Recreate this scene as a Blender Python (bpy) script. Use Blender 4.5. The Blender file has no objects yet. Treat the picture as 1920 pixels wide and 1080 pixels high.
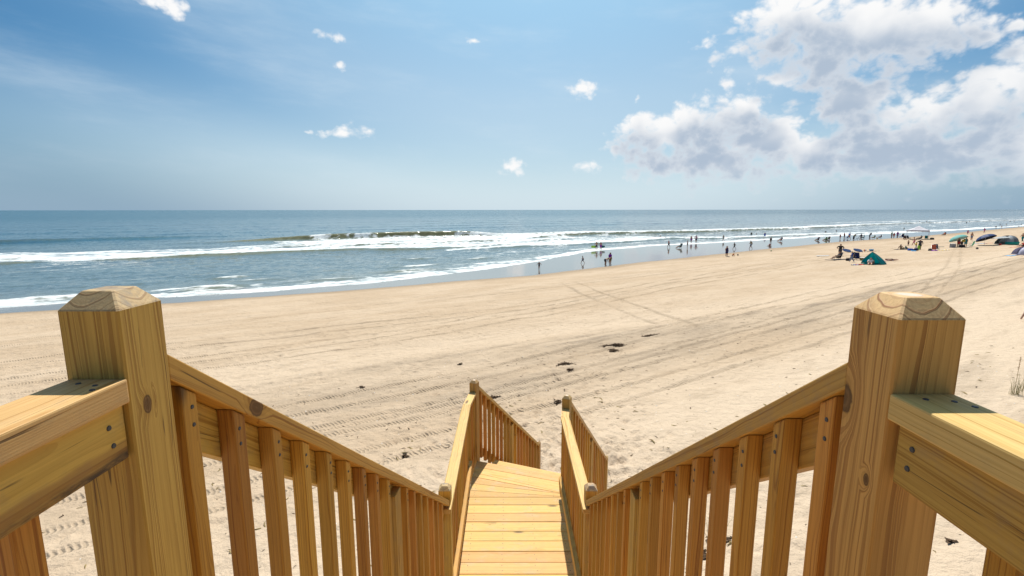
import bpy, bmesh, math, random
import numpy as np
from mathutils import Vector, Matrix, Quaternion

R = math.radians
random.seed(11)
RNG = np.random.default_rng(7)
scn = bpy.context.scene
COL = scn.collection

# ------------------------------------------------------------------ camera
HC = 8.1                                   # eye height above the sea
cam_d = bpy.data.cameras.new("camera")
cam = bpy.data.objects.new("camera", cam_d)
COL.objects.link(cam)
cam.location = (0, 0, HC)
cam.rotation_euler = (R(90 - 9.1), R(0.05), 0)
cam_d.sensor_width = 36
cam_d.lens = 36 * 915 / 1920
cam_d.clip_start = 0.05
cam_d.clip_end = 120000
scn.camera = cam

# ------------------------------------------------------------------ light and exposure
SUN_AZ, SUN_EL = R(4.5), R(57)
sun_d = bpy.data.lights.new("sun", 'SUN')
sun_d.energy = 4.3
sun_d.angle = R(0.5)
sun_d.color = (1.0, 0.95, 0.87)
sun = bpy.data.objects.new("sun", sun_d)
COL.objects.link(sun)
SDIR = Vector((math.sin(SUN_AZ) * math.cos(SUN_EL), math.cos(SUN_AZ) * math.cos(SUN_EL), math.sin(SUN_EL)))
sun.rotation_euler = SDIR.to_track_quat('Z', 'Y').to_euler()
sun.location = (0, 0, 60)
scn.view_settings.view_transform = 'Standard'
scn.view_settings.look = 'None'
scn.view_settings.gamma = 1
scn.view_settings.use_curve_mapping = False
EXPO = 0.45
scn.view_settings.exposure = EXPO
SKY = 0.05


class NT:
    """Short hand for building node trees."""
    def __init__(s, tree):
        s.t = tree; s.n = tree.nodes; s.l = tree.links
    def new(s, typ, **kw):
        n = s.n.new(typ)
        for k, v in kw.items():
            setattr(n, k, v)
        return n
    def put(s, sock, v):
        if isinstance(v, bpy.types.NodeSocket): s.l.new(v, sock)
        elif v is not None: sock.default_value = v
    def math(s, op, a, b=None, c=None, clamp=False):
        n = s.new('ShaderNodeMath', operation=op, use_clamp=clamp)
        s.put(n.inputs[0], a); s.put(n.inputs[1], b)
        if c is not None: s.put(n.inputs[2], c)
        return n.outputs[0]
    def vec(s, op, a, b=None, scale=None):
        n = s.new('ShaderNodeVectorMath', operation=op)
        s.put(n.inputs[0], a); s.put(n.inputs[1], b)
        if scale is not None: s.put(n.inputs['Scale'], scale)
        return n.outputs['Value'] if op in ('LENGTH', 'DOT_PRODUCT', 'DISTANCE') else n.outputs[0]
    def ss(s, x, lo, hi, a=0.0, b=1.0):
        n = s.new('ShaderNodeMapRange', interpolation_type='SMOOTHSTEP')
        s.put(n.inputs[0], x); s.put(n.inputs[1], lo); s.put(n.inputs[2], hi); s.put(n.inputs[3], a); s.put(n.inputs[4], b)
        return n.outputs[0]
    def noise(s, v, scale, detail=4, rough=0.55, dist=0.0, col=False):
        n = s.new('ShaderNodeTexNoise')
        s.put(n.inputs['Vector'], v); s.put(n.inputs['Scale'], scale); s.put(n.inputs['Detail'], detail)
        s.put(n.inputs['Roughness'], rough); s.put(n.inputs['Distortion'], dist)
        return n.outputs['Color' if col else 'Fac']
    def vor(s, v, scale, feature='F1', out='Distance', detail=0):
        n = s.new('ShaderNodeTexVoronoi', feature=feature)
        s.put(n.inputs['Vector'], v); s.put(n.inputs['Scale'], scale)
        if 'Detail' in n.inputs: s.put(n.inputs['Detail'], detail)
        return n.outputs[out]
    def mix(s, f, a, b, blend='MIX'):
        n = s.new('ShaderNodeMix', data_type='RGBA', blend_type=blend)
        s.put(n.inputs[0], f); s.put(n.inputs[6], a if isinstance(a, bpy.types.NodeSocket) else (*a[:3], 1)); s.put(n.inputs[7], b if isinstance(b, bpy.types.NodeSocket) else (*b[:3], 1))
        return n.outputs[2]
    def comb(s, x, y, z=0.0):
        n = s.new('ShaderNodeCombineXYZ'); s.put(n.inputs[0], x); s.put(n.inputs[1], y); s.put(n.inputs[2], z)
        return n.outputs[0]
    def sep(s, v):
        n = s.new('ShaderNodeSeparateXYZ'); s.put(n.inputs[0], v)
        return n.outputs
    def attr(s, name, out='Fac'):
        n = s.new('ShaderNodeAttribute', attribute_name=name)
        return n.outputs[out]


# ------------------------------------------------------------------ world: daylight sky with cumulus
world = bpy.data.worlds.new("World")
scn.world = world
world.use_nodes = True
W = NT(world.node_tree)
W.n.clear()
sky = W.new('ShaderNodeTexSky', sky_type='NISHITA')
sky.sun_disc = False
sky.sun_elevation = SUN_EL
sky.sun_rotation = SUN_AZ
sky.altitude = 0
sky.air_density = 1.0
sky.dust_density = 0.3
sky.ozone_density = 3.0
dirv = W.new('ShaderNodeTexCoord').outputs['Generated']
dx, dy, dz = W.sep(dirv)
az = W.math('ARCTAN2', dx, dy)
el = W.math('ARCSINE', W.math('MINIMUM', W.math('MAXIMUM', dz, -1.0), 1.0))
P0 = W.comb(az, el)
wn = W.noise(P0, 9.0, 3, 0.5, col=True)
P1 = W.vec('ADD', P0, W.vec('MULTIPLY', W.vec('SUBTRACT', wn, (0.5, 0.5, 0.5)), (0.045, 0.03, 0.0)))
CLOUDS = [(0.273,0.131,0.078,0.041,1.0), (0.362,0.148,0.087,0.048,1.0), (0.436,0.166,0.045,0.037,1.0), (0.470,0.113,0.080,0.061,1.0),
 (0.548,0.090,0.043,0.044,1.0), (0.393,0.088,0.118,0.034,1.0), (0.299,0.082,0.082,0.028,0.75), (0.488,0.293,0.084,0.045,1.0),
 (0.587,0.266,0.099,0.059,1.0), (0.673,0.256,0.075,0.041,1.0), (0.543,0.236,0.057,0.041,1.0), (0.589,0.173,0.051,0.045,1.0),
 (0.622,0.121,0.073,0.057,1.0), (0.682,0.106,0.076,0.061,1.0), (0.751,0.127,0.065,0.070,1.0), (0.782,0.161,0.039,0.042,1.0),
 (0.723,0.070,0.096,0.033,0.9), (0.632,0.079,0.052,0.042,1.0), (0.786,0.058,0.059,0.025,0.9), (0.711,0.280,0.070,0.019,1.0),
 (0.738,0.241,0.030,0.015,1.0), (0.772,0.246,0.014,0.011,0.9), (0.713,0.213,0.015,0.007,0.8), (0.685,0.230,0.012,0.005,0.7),
 (-0.590,0.313,0.043,0.014,0.95), (-0.325,0.302,0.028,0.009,0.7), (-0.323,0.262,0.019,0.010,0.75), (-0.069,0.313,0.031,0.010,0.85),
 (0.139,0.228,0.039,0.022,0.85), (-0.318,0.141,0.070,0.016,0.9), (-0.005,0.085,0.051,0.021,0.85), (0.398,0.217,0.021,0.008,0.75),
 (0.465,0.226,0.030,0.010,0.7), (0.447,0.194,0.025,0.010,0.8), (0.169,0.081,0.041,0.014,0.6), (0.326,0.034,0.039,0.010,0.5),
 (0.599,0.055,0.044,0.012,0.6), (0.785,0.042,0.081,0.007,0.75),
 # the same weather goes on outside the frame
 (0.95,0.12,0.16,0.08,1.0), (1.15,0.26,0.18,0.09,1.0), (1.5,0.14,0.2,0.07,1.0), (1.9,0.3,0.2,0.08,0.9), (2.4,0.15,0.2,0.06,1.0),
 (2.9,0.25,0.16,0.06,0.9), (-1.3,0.12,0.1,0.03,0.8), (-2.0,0.2,0.2,0.06,0.9), (-2.6,0.13,0.18,0.05,1.0), (0.75,0.45,0.15,0.07,1.0), (0.5,0.62,0.12,0.06,0.8)]

def cloud_cover(p):
    acc = None
    for (a, e, ra, re, k) in CLOUDS:
        g = 0.58 if re > 0.024 else 0.84
        if re < 0.024: k *= 0.74
        m = W.vec('MULTIPLY', W.vec('SUBTRACT', p, (a, e, 0)), (g / ra, g / re, 0))
        v = W.math('MULTIPLY_ADD', W.vec('LENGTH', m), -k, k)
        acc = v if acc is None else W.math('SMOOTH_MAX', acc, v, 0.25)
    return W.math('MAXIMUM', acc, -1.0)

def cloud_density(p, detail, cover):
    st = W.vec('MULTIPLY', p, (1.0, 1.3, 1.0))
    n = W.noise(st, 15.0, detail, 0.56)
    b = W.vor(st, 34.0, detail=3)
    d = W.math('MULTIPLY_ADD', W.math('SUBTRACT', n, 0.5), 1.55, cover)
    return W.math('MULTIPLY_ADD', W.math('SUBTRACT', 0.42, b), 0.50, d)

C0 = cloud_cover(P1)
P2 = W.vec('ADD', P1, (0.010, 0.036, 0))
C1 = cloud_cover(P2)
D0 = W.math('ADD', cloud_density(P1, 9, C0), 0.10)
D1 = W.math('MULTIPLY_ADD', W.math('SUBTRACT', W.noise(P2, 9.0, 3, 0.5), 0.5), 1.3, C1)
alpha = W.ss(D0, 0.02, 0.50)
lowfade = W.ss(el, 0.012, 0.085, 0.30, 1.0)
alpha = W.math('MULTIPLY', alpha, lowfade)
shade = W.ss(D1, 0.08, 0.70)
core = W.ss(D0, 0.10, 0.85)
grey = W.math('MULTIPLY', shade, W.math('MULTIPLY_ADD', core, 0.55, 0.45))
K = 1.0 / SKY / (2 ** EXPO)
lit = (0.97 * K, 0.97 * K, 0.97 * K)
dark = (0.44 * K, 0.53 * K, 0.65 * K)
ccol = W.mix(grey, lit, dark)
# clear blue, the bright air round the sun, thin veils and the sea haze low down
sund = W.vec('DOT_PRODUCT', dirv, tuple(SDIR))
blue = W.mix(1.0, sky.outputs[0], (0.50, 0.95, 1.14), 'MULTIPLY')
glow = W.ss(sund, 0.52, 1.06)
blue = W.mix(1.0, blue, W.mix(glow, (0, 0, 0), (0.50 * K, 0.66 * K, 0.62 * K)), 'ADD')
veil = W.noise(W.comb(az, W.math('MULTIPLY_ADD', az, 0.25, W.math('MULTIPLY', el, 4.0))), 3.0, 6, 0.6)
veil = W.math('MULTIPLY', W.ss(veil, 0.45, 0.85), 0.35)
skyc = W.mix(veil, blue, (0.78 * K, 0.88 * K, 0.95 * K))
hcol = W.mix(W.ss(sund, 0.39, 0.58), (0.290 * K, 0.415 * K, 0.545 * K), (0.69 * K, 0.80 * K, 0.87 * K))
hz = W.math('MULTIPLY', W.ss(el, -0.02, W.ss(sund, 0.60, 0.71, 0.28, 0.42), 1.0, 0.0), 0.95)
skyc = W.mix(hz, skyc, hcol)
final = W.mix(alpha, skyc, ccol)
bg = W.new('ShaderNodeBackground')
W.put(bg.inputs[0], final); bg.inputs[1].default_value = SKY
wo = W.new('ShaderNodeOutputWorld')
W.l.new(bg.outputs[0], wo.inputs[0])
world.cycles.sampling_method = 'MANUAL'
world.cycles.sample_map_resolution = 1024


# ------------------------------------------------------------------ helpers: objects and tags
def tag(o, label=None, cat=None, group=None, kind=None):
    if label: o['label'] = label
    if cat: o['category'] = cat
    if group: o['group'] = group
    if kind: o['kind'] = kind
    return o

def link(name, mesh, mats=None):
    o = bpy.data.objects.new(name, mesh)
    COL.objects.link(o)
    if mats is not None and mesh is not None:
        if not isinstance(mats, (list, tuple)): mats = [mats]
        if len(mesh.materials) == 0:
            for m in mats: mesh.materials.append(m)
        for i, m in enumerate(mats):
            o.material_slots[i].link = 'OBJECT'
            o.material_slots[i].material = m
    return o

def thing(name, loc, label, cat, group=None, rz=0.0, kind=None):
    o = bpy.data.objects.new(name, None)
    COL.objects.link(o)
    o.empty_display_size = 0.1
    o.matrix_world = Matrix.Translation(loc) @ Matrix.Rotation(rz, 4, 'Z')
    return tag(o, label, cat, group, kind)

def under(o, parent, local=None):
    o.parent = parent
    o.matrix_parent_inverse = Matrix.Identity(4)
    if local is not None: o.matrix_basis = local
    return o

def grid_mesh(name, X, Y, Z, attrs):
    """rows x cols vertex grid, joined as quads"""
    r, c = X.shape
    me = bpy.data.meshes.new(name)
    me.vertices.add(r * c)
    co = np.stack([X, Y, Z], -1).astype(np.float32).reshape(-1)
    me.vertices.foreach_set('co', co)
    idx = np.arange(r * c, dtype=np.int32).reshape(r, c)
    q = np.stack([idx[:-1, :-1], idx[1:, :-1], idx[1:, 1:], idx[:-1, 1:]], -1).reshape(-1, 4)
    n = len(q)
    me.loops.add(n * 4); me.polygons.add(n)
    me.loops.foreach_set('vertex_index', q.reshape(-1))
    me.polygons.foreach_set('loop_start', np.arange(0, n * 4, 4, dtype=np.int32))
    me.polygons.foreach_set('loop_total', np.full(n, 4, dtype=np.int32))
    me.polygons.foreach_set('use_smooth', np.ones(n, dtype=bool))
    for k, v in attrs.items():
        if v.ndim == 3:
            a = me.attributes.new(k, 'FLOAT_VECTOR', 'POINT'); a.data.foreach_set('vector', v.astype(np.float32).reshape(-1))
        else:
            a = me.attributes.new(k, 'FLOAT', 'POINT'); a.data.foreach_set('value', v.astype(np.float32).reshape(-1))
    me.update()
    return me

def _h(ix, iy, seed):
    h = (ix.astype(np.int64) * 374761393 + iy.astype(np.int64) * 668265263 + seed * 1442695041) & 0xffffffff
    h = ((h ^ (h >> 13)) * 1274126177) & 0xffffffff
    return ((h ^ (h >> 16)) & 0xffff) / 65535.0

def vnoise(x, y, seed=0):
    ix = np.floor(x); iy = np.floor(y); fx = x - ix; fy = y - iy
    ix = ix.astype(np.int64); iy = iy.astype(np.int64)
    fx = fx * fx * fx * (fx * (fx * 6 - 15) + 10); fy = fy * fy * fy * (fy * (fy * 6 - 15) + 10)
    a = _h(ix, iy, seed); b = _h(ix + 1, iy, seed); c = _h(ix, iy + 1, seed); d = _h(ix + 1, iy + 1, seed)
    return (a + (b - a) * fx) * (1 - fy) + (c + (d - c) * fx) * fy - 0.5

def fbm(x, y, oct=4, seed=0, gain=0.5):
    s = 0; a = 1.0
    for i in range(oct):
        s = s + a * vnoise(x * 2 ** i + 13.7 * i, y * 2 ** i - 7.1 * i, seed + i); a *= gain
    return s

def sstep(x, lo, hi):
    t = np.clip((x - lo) / (hi - lo), 0, 1)
    return t * t * (3 - 2 * t)

# ------------------------------------------------------------------ shore frame: s runs out to sea, t along the shore
_k = math.hypot(0.562, 0.827)
NX, NY = -0.562 / _k, 0.827 / _k
TX, TY = 0.827 / _k, 0.562 / _k
def st_of(x, y): return NX * x + NY * y, TX * x + TY * y
def xy_of(s, t): return NX * s + TX * t, NY * s + TY * t
WT = ([-60,-12,-1,12,25,34,56,98,134,167,216,315,700], [52,51.5,49,47.3,47,46,48.5,51.5,53,51,51.3,53,54])
QT = ([-60,-13,-8,-1,7,17,30,46,68,91,131,165,255,335,700], [58,57.2,57.3,55.1,53.7,53.1,56.1,61.4,70.5,73,70,69,61,58.6,58])
def wet_edge(t): return np.interp(t, *WT) + 0.5 * vnoise(np.asarray(t) * 0.11, np.asarray(t) * 0 + 3.0, 5)
def swash_edge(t): return np.interp(t, *QT) + 1.6 * vnoise(np.asarray(t) * 0.09, np.asarray(t) * 0 + 9.0, 6) + 0.7 * vnoise(np.asarray(t) * 0.4, np.asarray(t) * 0 + 1.0, 8)

def base_z(s, t):
    s = np.asarray(s, float); t = np.asarray(t, float)
    w = np.interp(t, *WT); q = np.interp(t, *QT)
    z = np.interp(s, [-9e4,-400,-60,-30,-12,-5,0,3,6,10,20,30,40], [4.0,4.0,5.2,6.5,6.0,4.9,3.95,3.5,3.1,2.7,1.95,1.35,0.85])
    f1 = np.clip((s - 40) / (w - 40), 0, 1); f2 = np.clip((s - w) / (q - w), 0, 1); f3 = np.clip((s - q) / 25.0, 0, 1)
    z = np.where(s > 40, 0.85 + (0.42 - 0.85) * f1, z)
    z = np.where(s > w, 0.42 + (0.05 - 0.42) * f2, z)
    return np.where(s > q, 0.05 - 0.9 * f3, z)

def ground(x, y):
    s, t = st_of(x, y)
    return float(base_z(s, t))
# ------------------------------------------------------------------ materials: sand, sea, wood, plain
def mat(name):
    m = bpy.data.materials.new(name); m.use_nodes = True
    t = NT(m.node_tree); t.n.clear()
    out = t.new('ShaderNodeOutputMaterial')
    b = t.new('ShaderNodeBsdfPrincipled')
    t.l.new(b.outputs[0], out.inputs[0])
    return m, t, b, out

def sand_material():
    m, t, b, out = mat("beach_sand")
    pos = t.new('ShaderNodeNewGeometry').outputs['Position']
    st = t.attr('st', 'Vector')
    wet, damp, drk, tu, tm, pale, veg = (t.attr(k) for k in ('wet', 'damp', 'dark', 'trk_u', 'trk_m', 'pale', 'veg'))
    sst = t.vec('MULTIPLY', st, (0.35, 1.0, 0.0))
    big = t.noise(sst, 0.35, 5, 0.6)
    mid = t.noise(sst, 1.6, 5, 0.62)
    fine = t.noise(pos, 9.0, 5, 0.65)
    grain = t.noise(pos, 160.0, 2, 0.7)
    c = t.mix(t.ss(big, 0.35, 0.66), (0.470, 0.352, 0.240), (0.540, 0.418, 0.298))
    c = t.mix(pale, c, (0.585, 0.462, 0.338))
    c = t.mix(t.math('MULTIPLY', drk, t.ss(mid, 0.30, 0.62, 0.55, 1.0)), c, (0.295, 0.232, 0.17))
    c = t.mix(t.math('MULTIPLY', t.ss(mid, 0.50, 0.72), 0.42), c, (0.34, 0.255, 0.175))
    c = t.mix(t.math('MULTIPLY', t.ss(fine, 0.52, 0.75), 0.42), c, (0.30, 0.228, 0.155))
    c = t.mix(t.ss(grain, 0.3, 0.7, 0.0, 0.22), c, (0.36, 0.28, 0.2))
    # shell hash and dark bits
    v = t.vor(pos, 5.5); vc = t.sep(t.vor(pos, 5.5, out='Color'))
    bit = t.math('MULTIPLY', t.ss(v, 0.05, 0.12, 1.0, 0.0), t.math('GREATER_THAN', vc[0], 0.80))
    c = t.mix(t.math('MULTIPLY', bit, t.math('GREATER_THAN', vc[1], 0.72)), c, (0.62, 0.58, 0.53))
    c = t.mix(t.math('MULTIPLY', bit, t.math('LESS_THAN', vc[1], 0.60)), c, (0.12, 0.095, 0.07))
    c = t.mix(t.math('MULTIPLY', tm, t.math('MULTIPLY_ADD', t.math('SINE', t.math('MULTIPLY_ADD', t.math('ABSOLUTE', tu), 2.6, t.math('MULTIPLY', t.sep(st)[0], 66.0))), 0.20, 0.24)), c, (0.26, 0.195, 0.13))  # tread grooves' shading painted into the track colour, plus damp turned-up sand
    c = t.mix(damp, c, (0.30, 0.222, 0.150))
    c = t.mix(wet, c, (0.20, 0.178, 0.155))
    vg = t.mix(t.ss(t.noise(pos, 0.6, 5, 0.65), 0.40, 0.62), (0.045, 0.060, 0.022), (0.120, 0.105, 0.050))  # dark plant cover on the unseen land behind, added to cut bounce light
    c = t.mix(t.math('MULTIPLY', veg, t.ss(t.noise(pos, 0.9, 4, 0.6), 0.30, 0.48)), c, vg)
    t.put(b.inputs['Base Color'], c)
    t.put(b.inputs['Roughness'], t.math('MULTIPLY_ADD', wet, -0.90, 0.95))
    b.inputs['IOR'].default_value = 1.36
    t.put(b.inputs['Specular IOR Level'], t.math('MULTIPLY_ADD', wet, 0.42, 0.12))
    # relief
    sep = t.sep(st)
    chev = t.math('MULTIPLY_ADD', t.math('ABSOLUTE', tu), 2.6, t.math('MULTIPLY', sep[0], 66.0))
    tread = t.math('MULTIPLY', t.math('SINE', chev), tm)
    churn = t.noise(pos, 3.3, 6, 0.66)
    foot = t.vor(t.vec('MULTIPLY', st, (0.8, 1.25, 0.0)), 2.1, feature='SMOOTH_F1')
    h = t.math('MULTIPLY_ADD', tread, 0.017, t.math('MULTIPLY', churn, 0.13))
    h = t.math('MULTIPLY_ADD', foot, 0.05, h)
    h = t.math('MULTIPLY_ADD', fine, 0.022, h)
    h = t.math('MULTIPLY_ADD', grain, 0.0025, h)
    h = t.math('MULTIPLY', h, t.math('MULTIPLY_ADD', wet, -0.985, 1.0))
    bp = t.new('ShaderNodeBump')
    bp.inputs['Strength'].default_value = 0.85; bp.inputs['Distance'].default_value = 1.0
    t.put(bp.inputs['Height'], h)
    t.l.new(bp.outputs[0], b.inputs['Normal'])
    return m

def sea_material():
    m, t, b, out = mat("sea_water")
    st = t.attr('st', 'Vector')
    foam, shal, olive, far = (t.attr(k) for k in ('foam', 'shal', 'olive', 'far'))
    v = t.vec('MULTIPLY', st, (0.55, 1.0, 0.0))
    big = t.noise(t.vec('MULTIPLY', st, (0.25, 1.0, 0.0)), 0.045, 4, 0.6)
    c = t.mix(t.ss(big, 0.35, 0.65), (0.012, 0.070, 0.105), (0.020, 0.095, 0.125))
    c = t.mix(shal, c, (0.165, 0.195, 0.180))
    c = t.mix(olive, c, (0.175, 0.160, 0.070))
    t.put(b.inputs['Base Color'], c)
    t.put(b.inputs['Roughness'], t.math('MULTIPLY_ADD', far, 0.12, 0.07))
    b.inputs['IOR'].default_value = 1.333
    n1 = t.vec('SUBTRACT', t.noise(v, 0.32, 3, 0.6, col=True), (0.5, 0.5, 0.5))
    n2 = t.vec('SUBTRACT', t.noise(v, 1.9, 4, 0.62, col=True), (0.5, 0.5, 0.5))
    amp = t.math('MULTIPLY_ADD', far, 0.5, 0.55)
    sl = t.vec('ADD', t.vec('SCALE', n1, scale=0.75), t.vec('SCALE', n2, scale=1.75))
    sl = t.vec('MULTIPLY', t.vec('SCALE', sl, scale=amp), (1.0, 1.0, 0.0))
    calm = t.ss(shal, 0.75, 1.0, 1.0, 0.55)
    geo = t.new('ShaderNodeNewGeometry').outputs['Normal']
    nrm = t.vec('NORMALIZE', t.vec('ADD', geo, t.vec('SCALE', sl, scale=calm)))
    t.l.new(nrm, b.inputs['Normal'])
    # foam
    lace = t.vor(t.vec('ADD', v, t.vec('SCALE', t.noise(v, 0.7, 3, 0.6, col=True), scale=1.6)), 0.75, feature='DISTANCE_TO_EDGE')
    lace = t.ss(lace, 0.0, 0.34, 1.0, 0.0)
    nz = t.noise(v, 0.9, 6, 0.68)
    nz2 = t.noise(t.vec('MULTIPLY', st, (0.30, 1.0, 0.0)), 0.30, 5, 0.62)
    q = t.math('ADD', t.math('MULTIPLY_ADD', lace, 0.16, t.math('MULTIPLY', nz, 0.40)), t.math('MULTIPLY', nz2, 1.15))   # about 0.85
    thr = t.math('MULTIPLY_ADD', foam, -0.66, 1.15)
    fm = t.math('MULTIPLY', t.ss(t.math('SUBTRACT', q, thr), -0.08, 0.13), t.ss(foam, 0.03, 0.14))
    fm = t.math('MULTIPLY', fm, t.ss(t.math('ADD', nz, t.math('MULTIPLY', foam, 0.45)), 0.45, 0.95, 0.62, 1.0))
    f = t.new('ShaderNodeBsdfPrincipled')
    fc = t.ss(t.math('ADD', t.math('MULTIPLY', nz, 0.6), t.math('MULTIPLY', nz2, 0.5)), 0.40, 0.68)
    t.put(f.inputs['Base Color'], t.mix(fc, (0.58, 0.63, 0.64), (0.85, 0.86, 0.85)))
    f.inputs['Roughness'].default_value = 0.85
    f.inputs['Specular IOR Level'].default_value = 0.2
    bp = t.new('ShaderNodeBump'); bp.inputs['Strength'].default_value = 0.8; bp.inputs['Distance'].default_value = 0.35
    t.put(bp.inputs['Height'], nz); t.l.new(bp.outputs[0], f.inputs['Normal'])
    mx = t.new('ShaderNodeMixShader')
    t.put(mx.inputs[0], fm); t.l.new(b.outputs[0], mx.inputs[1]); t.l.new(f.outputs[0], mx.inputs[2])
    t.l.new(mx.outputs[0], out.inputs[0])
    return m

def wood_material(name, early, late, stain=(0.30, 0.21, 0.09), ring=34.0, knots=(), weather=0.0, contrast=1.0, valvar=0.34, sandy=0.0, pith=None, edge=0, bleach=False, autoknots=0.78):
    """sawn pine: growth rings about the local X axis, fibres, knots, blotches; every board cut from another place"""
    m, t, b, out = mat(name)
    p = t.new('ShaderNodeTexCoord').outputs['Object']
    rnd = t.new('ShaderNodeObjectInfo').outputs['Random']
    r2 = t.math('FRACT', t.math('MULTIPLY', rnd, 17.31)); r3 = t.math('FRACT', t.math('MULTIPLY', rnd, 91.7))
    off = t.comb(t.math('MULTIPLY', rnd, 40.0), t.math('MULTIPLY_ADD', r2, 0.14, -0.07), t.math('MULTIPLY_ADD', r3, -0.10, -0.015))
    q = t.vec('ADD', p, off)
    # knots swirl the grain around them
    kmask = None
    kr = None
    for (kx, ky, kz, rad, elong) in knots:
        d = t.vec('LENGTH', t.vec('MULTIPLY', t.vec('SUBTRACT', p, (kx, ky, kz)), (1 / (rad * elong), 1 / rad, 1 / rad)))
        d = t.math('ADD', d, t.math('MULTIPLY', t.math('SUBTRACT', t.noise(p, 38.0, 3, 0.6), 0.5), 0.55))
        kmask = d if kmask is None else t.math('MINIMUM', kmask, d)
    qs = t.vec('MULTIPLY', q if pith is None else t.vec('ADD', p, (0.0, pith[0], pith[1])), (0.06, 1.0, 1.0))
    warp = t.vec('SUBTRACT', t.noise(t.vec('MULTIPLY', q, (1.6, 9.0, 9.0)), 1.0, 3, 0.5, col=True), (0.5, 0.5, 0.5))
    qs = t.vec('ADD', qs, t.vec('SCALE', warp, scale=0.030))
    if kmask is not None:
        push = t.ss(kmask, 0.6, 3.0, 0.013, 0.0)
        qs = t.vec('ADD', qs, t.comb(0.0, push, push))
    wv = t.new('ShaderNodeTexWave', wave_type='RINGS', rings_direction='X', wave_profile='SAW')
    t.put(wv.inputs['Vector'], qs); wv.inputs['Scale'].default_value = ring
    wv.inputs['Distortion'].default_value = 2.2; wv.inputs['Detail'].default_value = 2; wv.inputs['Detail Scale'].default_value = 0.6
    sq = t.sep(qs)
    rr = t.math('SQRT', t.math('ADD', t.math('MULTIPLY', sq[1], sq[1]), t.math('MULTIPLY', sq[2], sq[2])))
    irr = t.noise(t.comb(t.math('MULTIPLY', rr, ring * 7.0), t.math('MULTIPLY', sq[0], 9.0), rnd), 1.0, 2, 0.6)
    rings = t.math('MULTIPLY_ADD', t.ss(irr, 0.545, 0.615), 0.80, t.math('MULTIPLY', t.math('POWER', wv.outputs['Fac'], 3.0), 0.42))
    fib = t.noise(t.vec('MULTIPLY', q, (5.0, 260.0, 260.0)), 1.0, 3, 0.65)
    tone = t.noise(t.vec('MULTIPLY', q, (1.1, 7.0, 7.0)), 1.0, 4, 0.6)
    c = t.mix(t.math('MULTIPLY', rings, 0.85 * contrast), early, late)
    c = t.mix(t.ss(fib, 0.35, 0.75, 0.0, 0.35 * contrast), c, late)
    c = t.mix(t.ss(tone, 0.48, 0.78, 0.0, 0.38), c, stain)
    hs = t.new('ShaderNodeHueSaturation')
    t.put(hs.inputs['Hue'], t.math('MULTIPLY_ADD', r2, 0.022, 0.488))
    t.put(hs.inputs['Value'], t.math('MULTIPLY_ADD', r3, valvar, 0.99 - valvar / 2)); t.put(hs.inputs['Color'], c)
    c = hs.outputs[0]
    # small scattered knots
    vv = t.vec('MULTIPLY', q, (2.3, 8.0, 8.0))
    kd = t.vor(vv, 1.0); kc = t.sep(t.vor(vv, 1.0, out='Color'))
    sm = t.math('MULTIPLY', t.ss(kd, 0.07, 0.17, 1.0, 0.0), t.math('GREATER_THAN', kc[0], autoknots))
    c = t.mix(t.math('MULTIPLY', sm, 0.85), c, (0.10, 0.055, 0.025))
    if kmask is not None:
        kn = t.math('SINE', t.math('MULTIPLY', kmask, 9.0))
        kcol = t.mix(t.ss(kn, -0.6, 0.9), (0.055, 0.028, 0.013), (0.17, 0.088, 0.036))
        kcol = t.mix(t.ss(kmask, 0.72, 0.98), kcol, (0.035, 0.018, 0.009))
        c = t.mix(t.ss(kmask, 0.95, 1.12, 1.0, 0.0), c, kcol)
        c = t.mix(t.ss(kmask, 1.0, 1.9, 0.30, 0.0), c, late)
    # drying checks: short hairline cracks along the grain
    cn = t.noise(t.vec('MULTIPLY', q, (1.6, 46.0, 46.0)), 1.0, 1, 0.4)
    cm = t.noise(t.vec('MULTIPLY', q, (5.0, 22.0, 22.0)), 1.0, 2, 0.5)
    chk = t.math('MULTIPLY', t.ss(t.math('ABSOLUTE', t.math('SUBTRACT', cn, 0.5)), 0.004, 0.014, 1.0, 0.0), t.ss(cm, 0.60, 0.66))
    c = t.mix(t.math('MULTIPLY', chk, 0.8), c, (0.085, 0.045, 0.018))
    # small dents, scuffs and grime
    sc = t.noise(t.vec('MULTIPLY', q, (18.0, 55.0, 55.0)), 1.0, 5, 0.7)
    c = t.mix(t.ss(sc, 0.60, 0.74, 0.0, 0.45), c, stain)
    if sandy > 0:
        sd = t.noise(t.vec('MULTIPLY', q, (5.0, 9.0, 9.0)), 1.0, 6, 0.72)
        c = t.mix(t.ss(sd, 0.50, 0.68, 0.0, sandy), c, (0.50, 0.39, 0.27))
    if weather > 0:
        wz = t.noise(t.vec('MULTIPLY', p, (14.0, 22.0, 22.0)), 1.0, 5, 0.65)
        c = t.mix(t.ss(wz, 0.46, 0.66, 0.0, weather), c, (0.20, 0.17, 0.145))
    if edge:      # tannin and mildew along one edge of the board
        yy = t.math('ADD', t.math('MULTIPLY', t.sep(p)[1], float(edge)), t.math('MULTIPLY', t.math('SUBTRACT', t.noise(t.vec('MULTIPLY', p, (5.0, 14.0, 14.0)), 1.0, 4, 0.6), 0.5), 0.035))
        c = t.mix(t.ss(yy, 0.010, 0.018, 0.0, 0.55), c, (0.33, 0.155, 0.045))
        dk = t.noise(t.vec('MULTIPLY', p, (9.0, 30.0, 30.0)), 1.0, 5, 0.7)
        c = t.mix(t.math('MULTIPLY', t.ss(yy, 0.026, 0.041), t.ss(dk, 0.36, 0.56, 0.25, 0.95)), c, (0.055, 0.038, 0.028))
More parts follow.
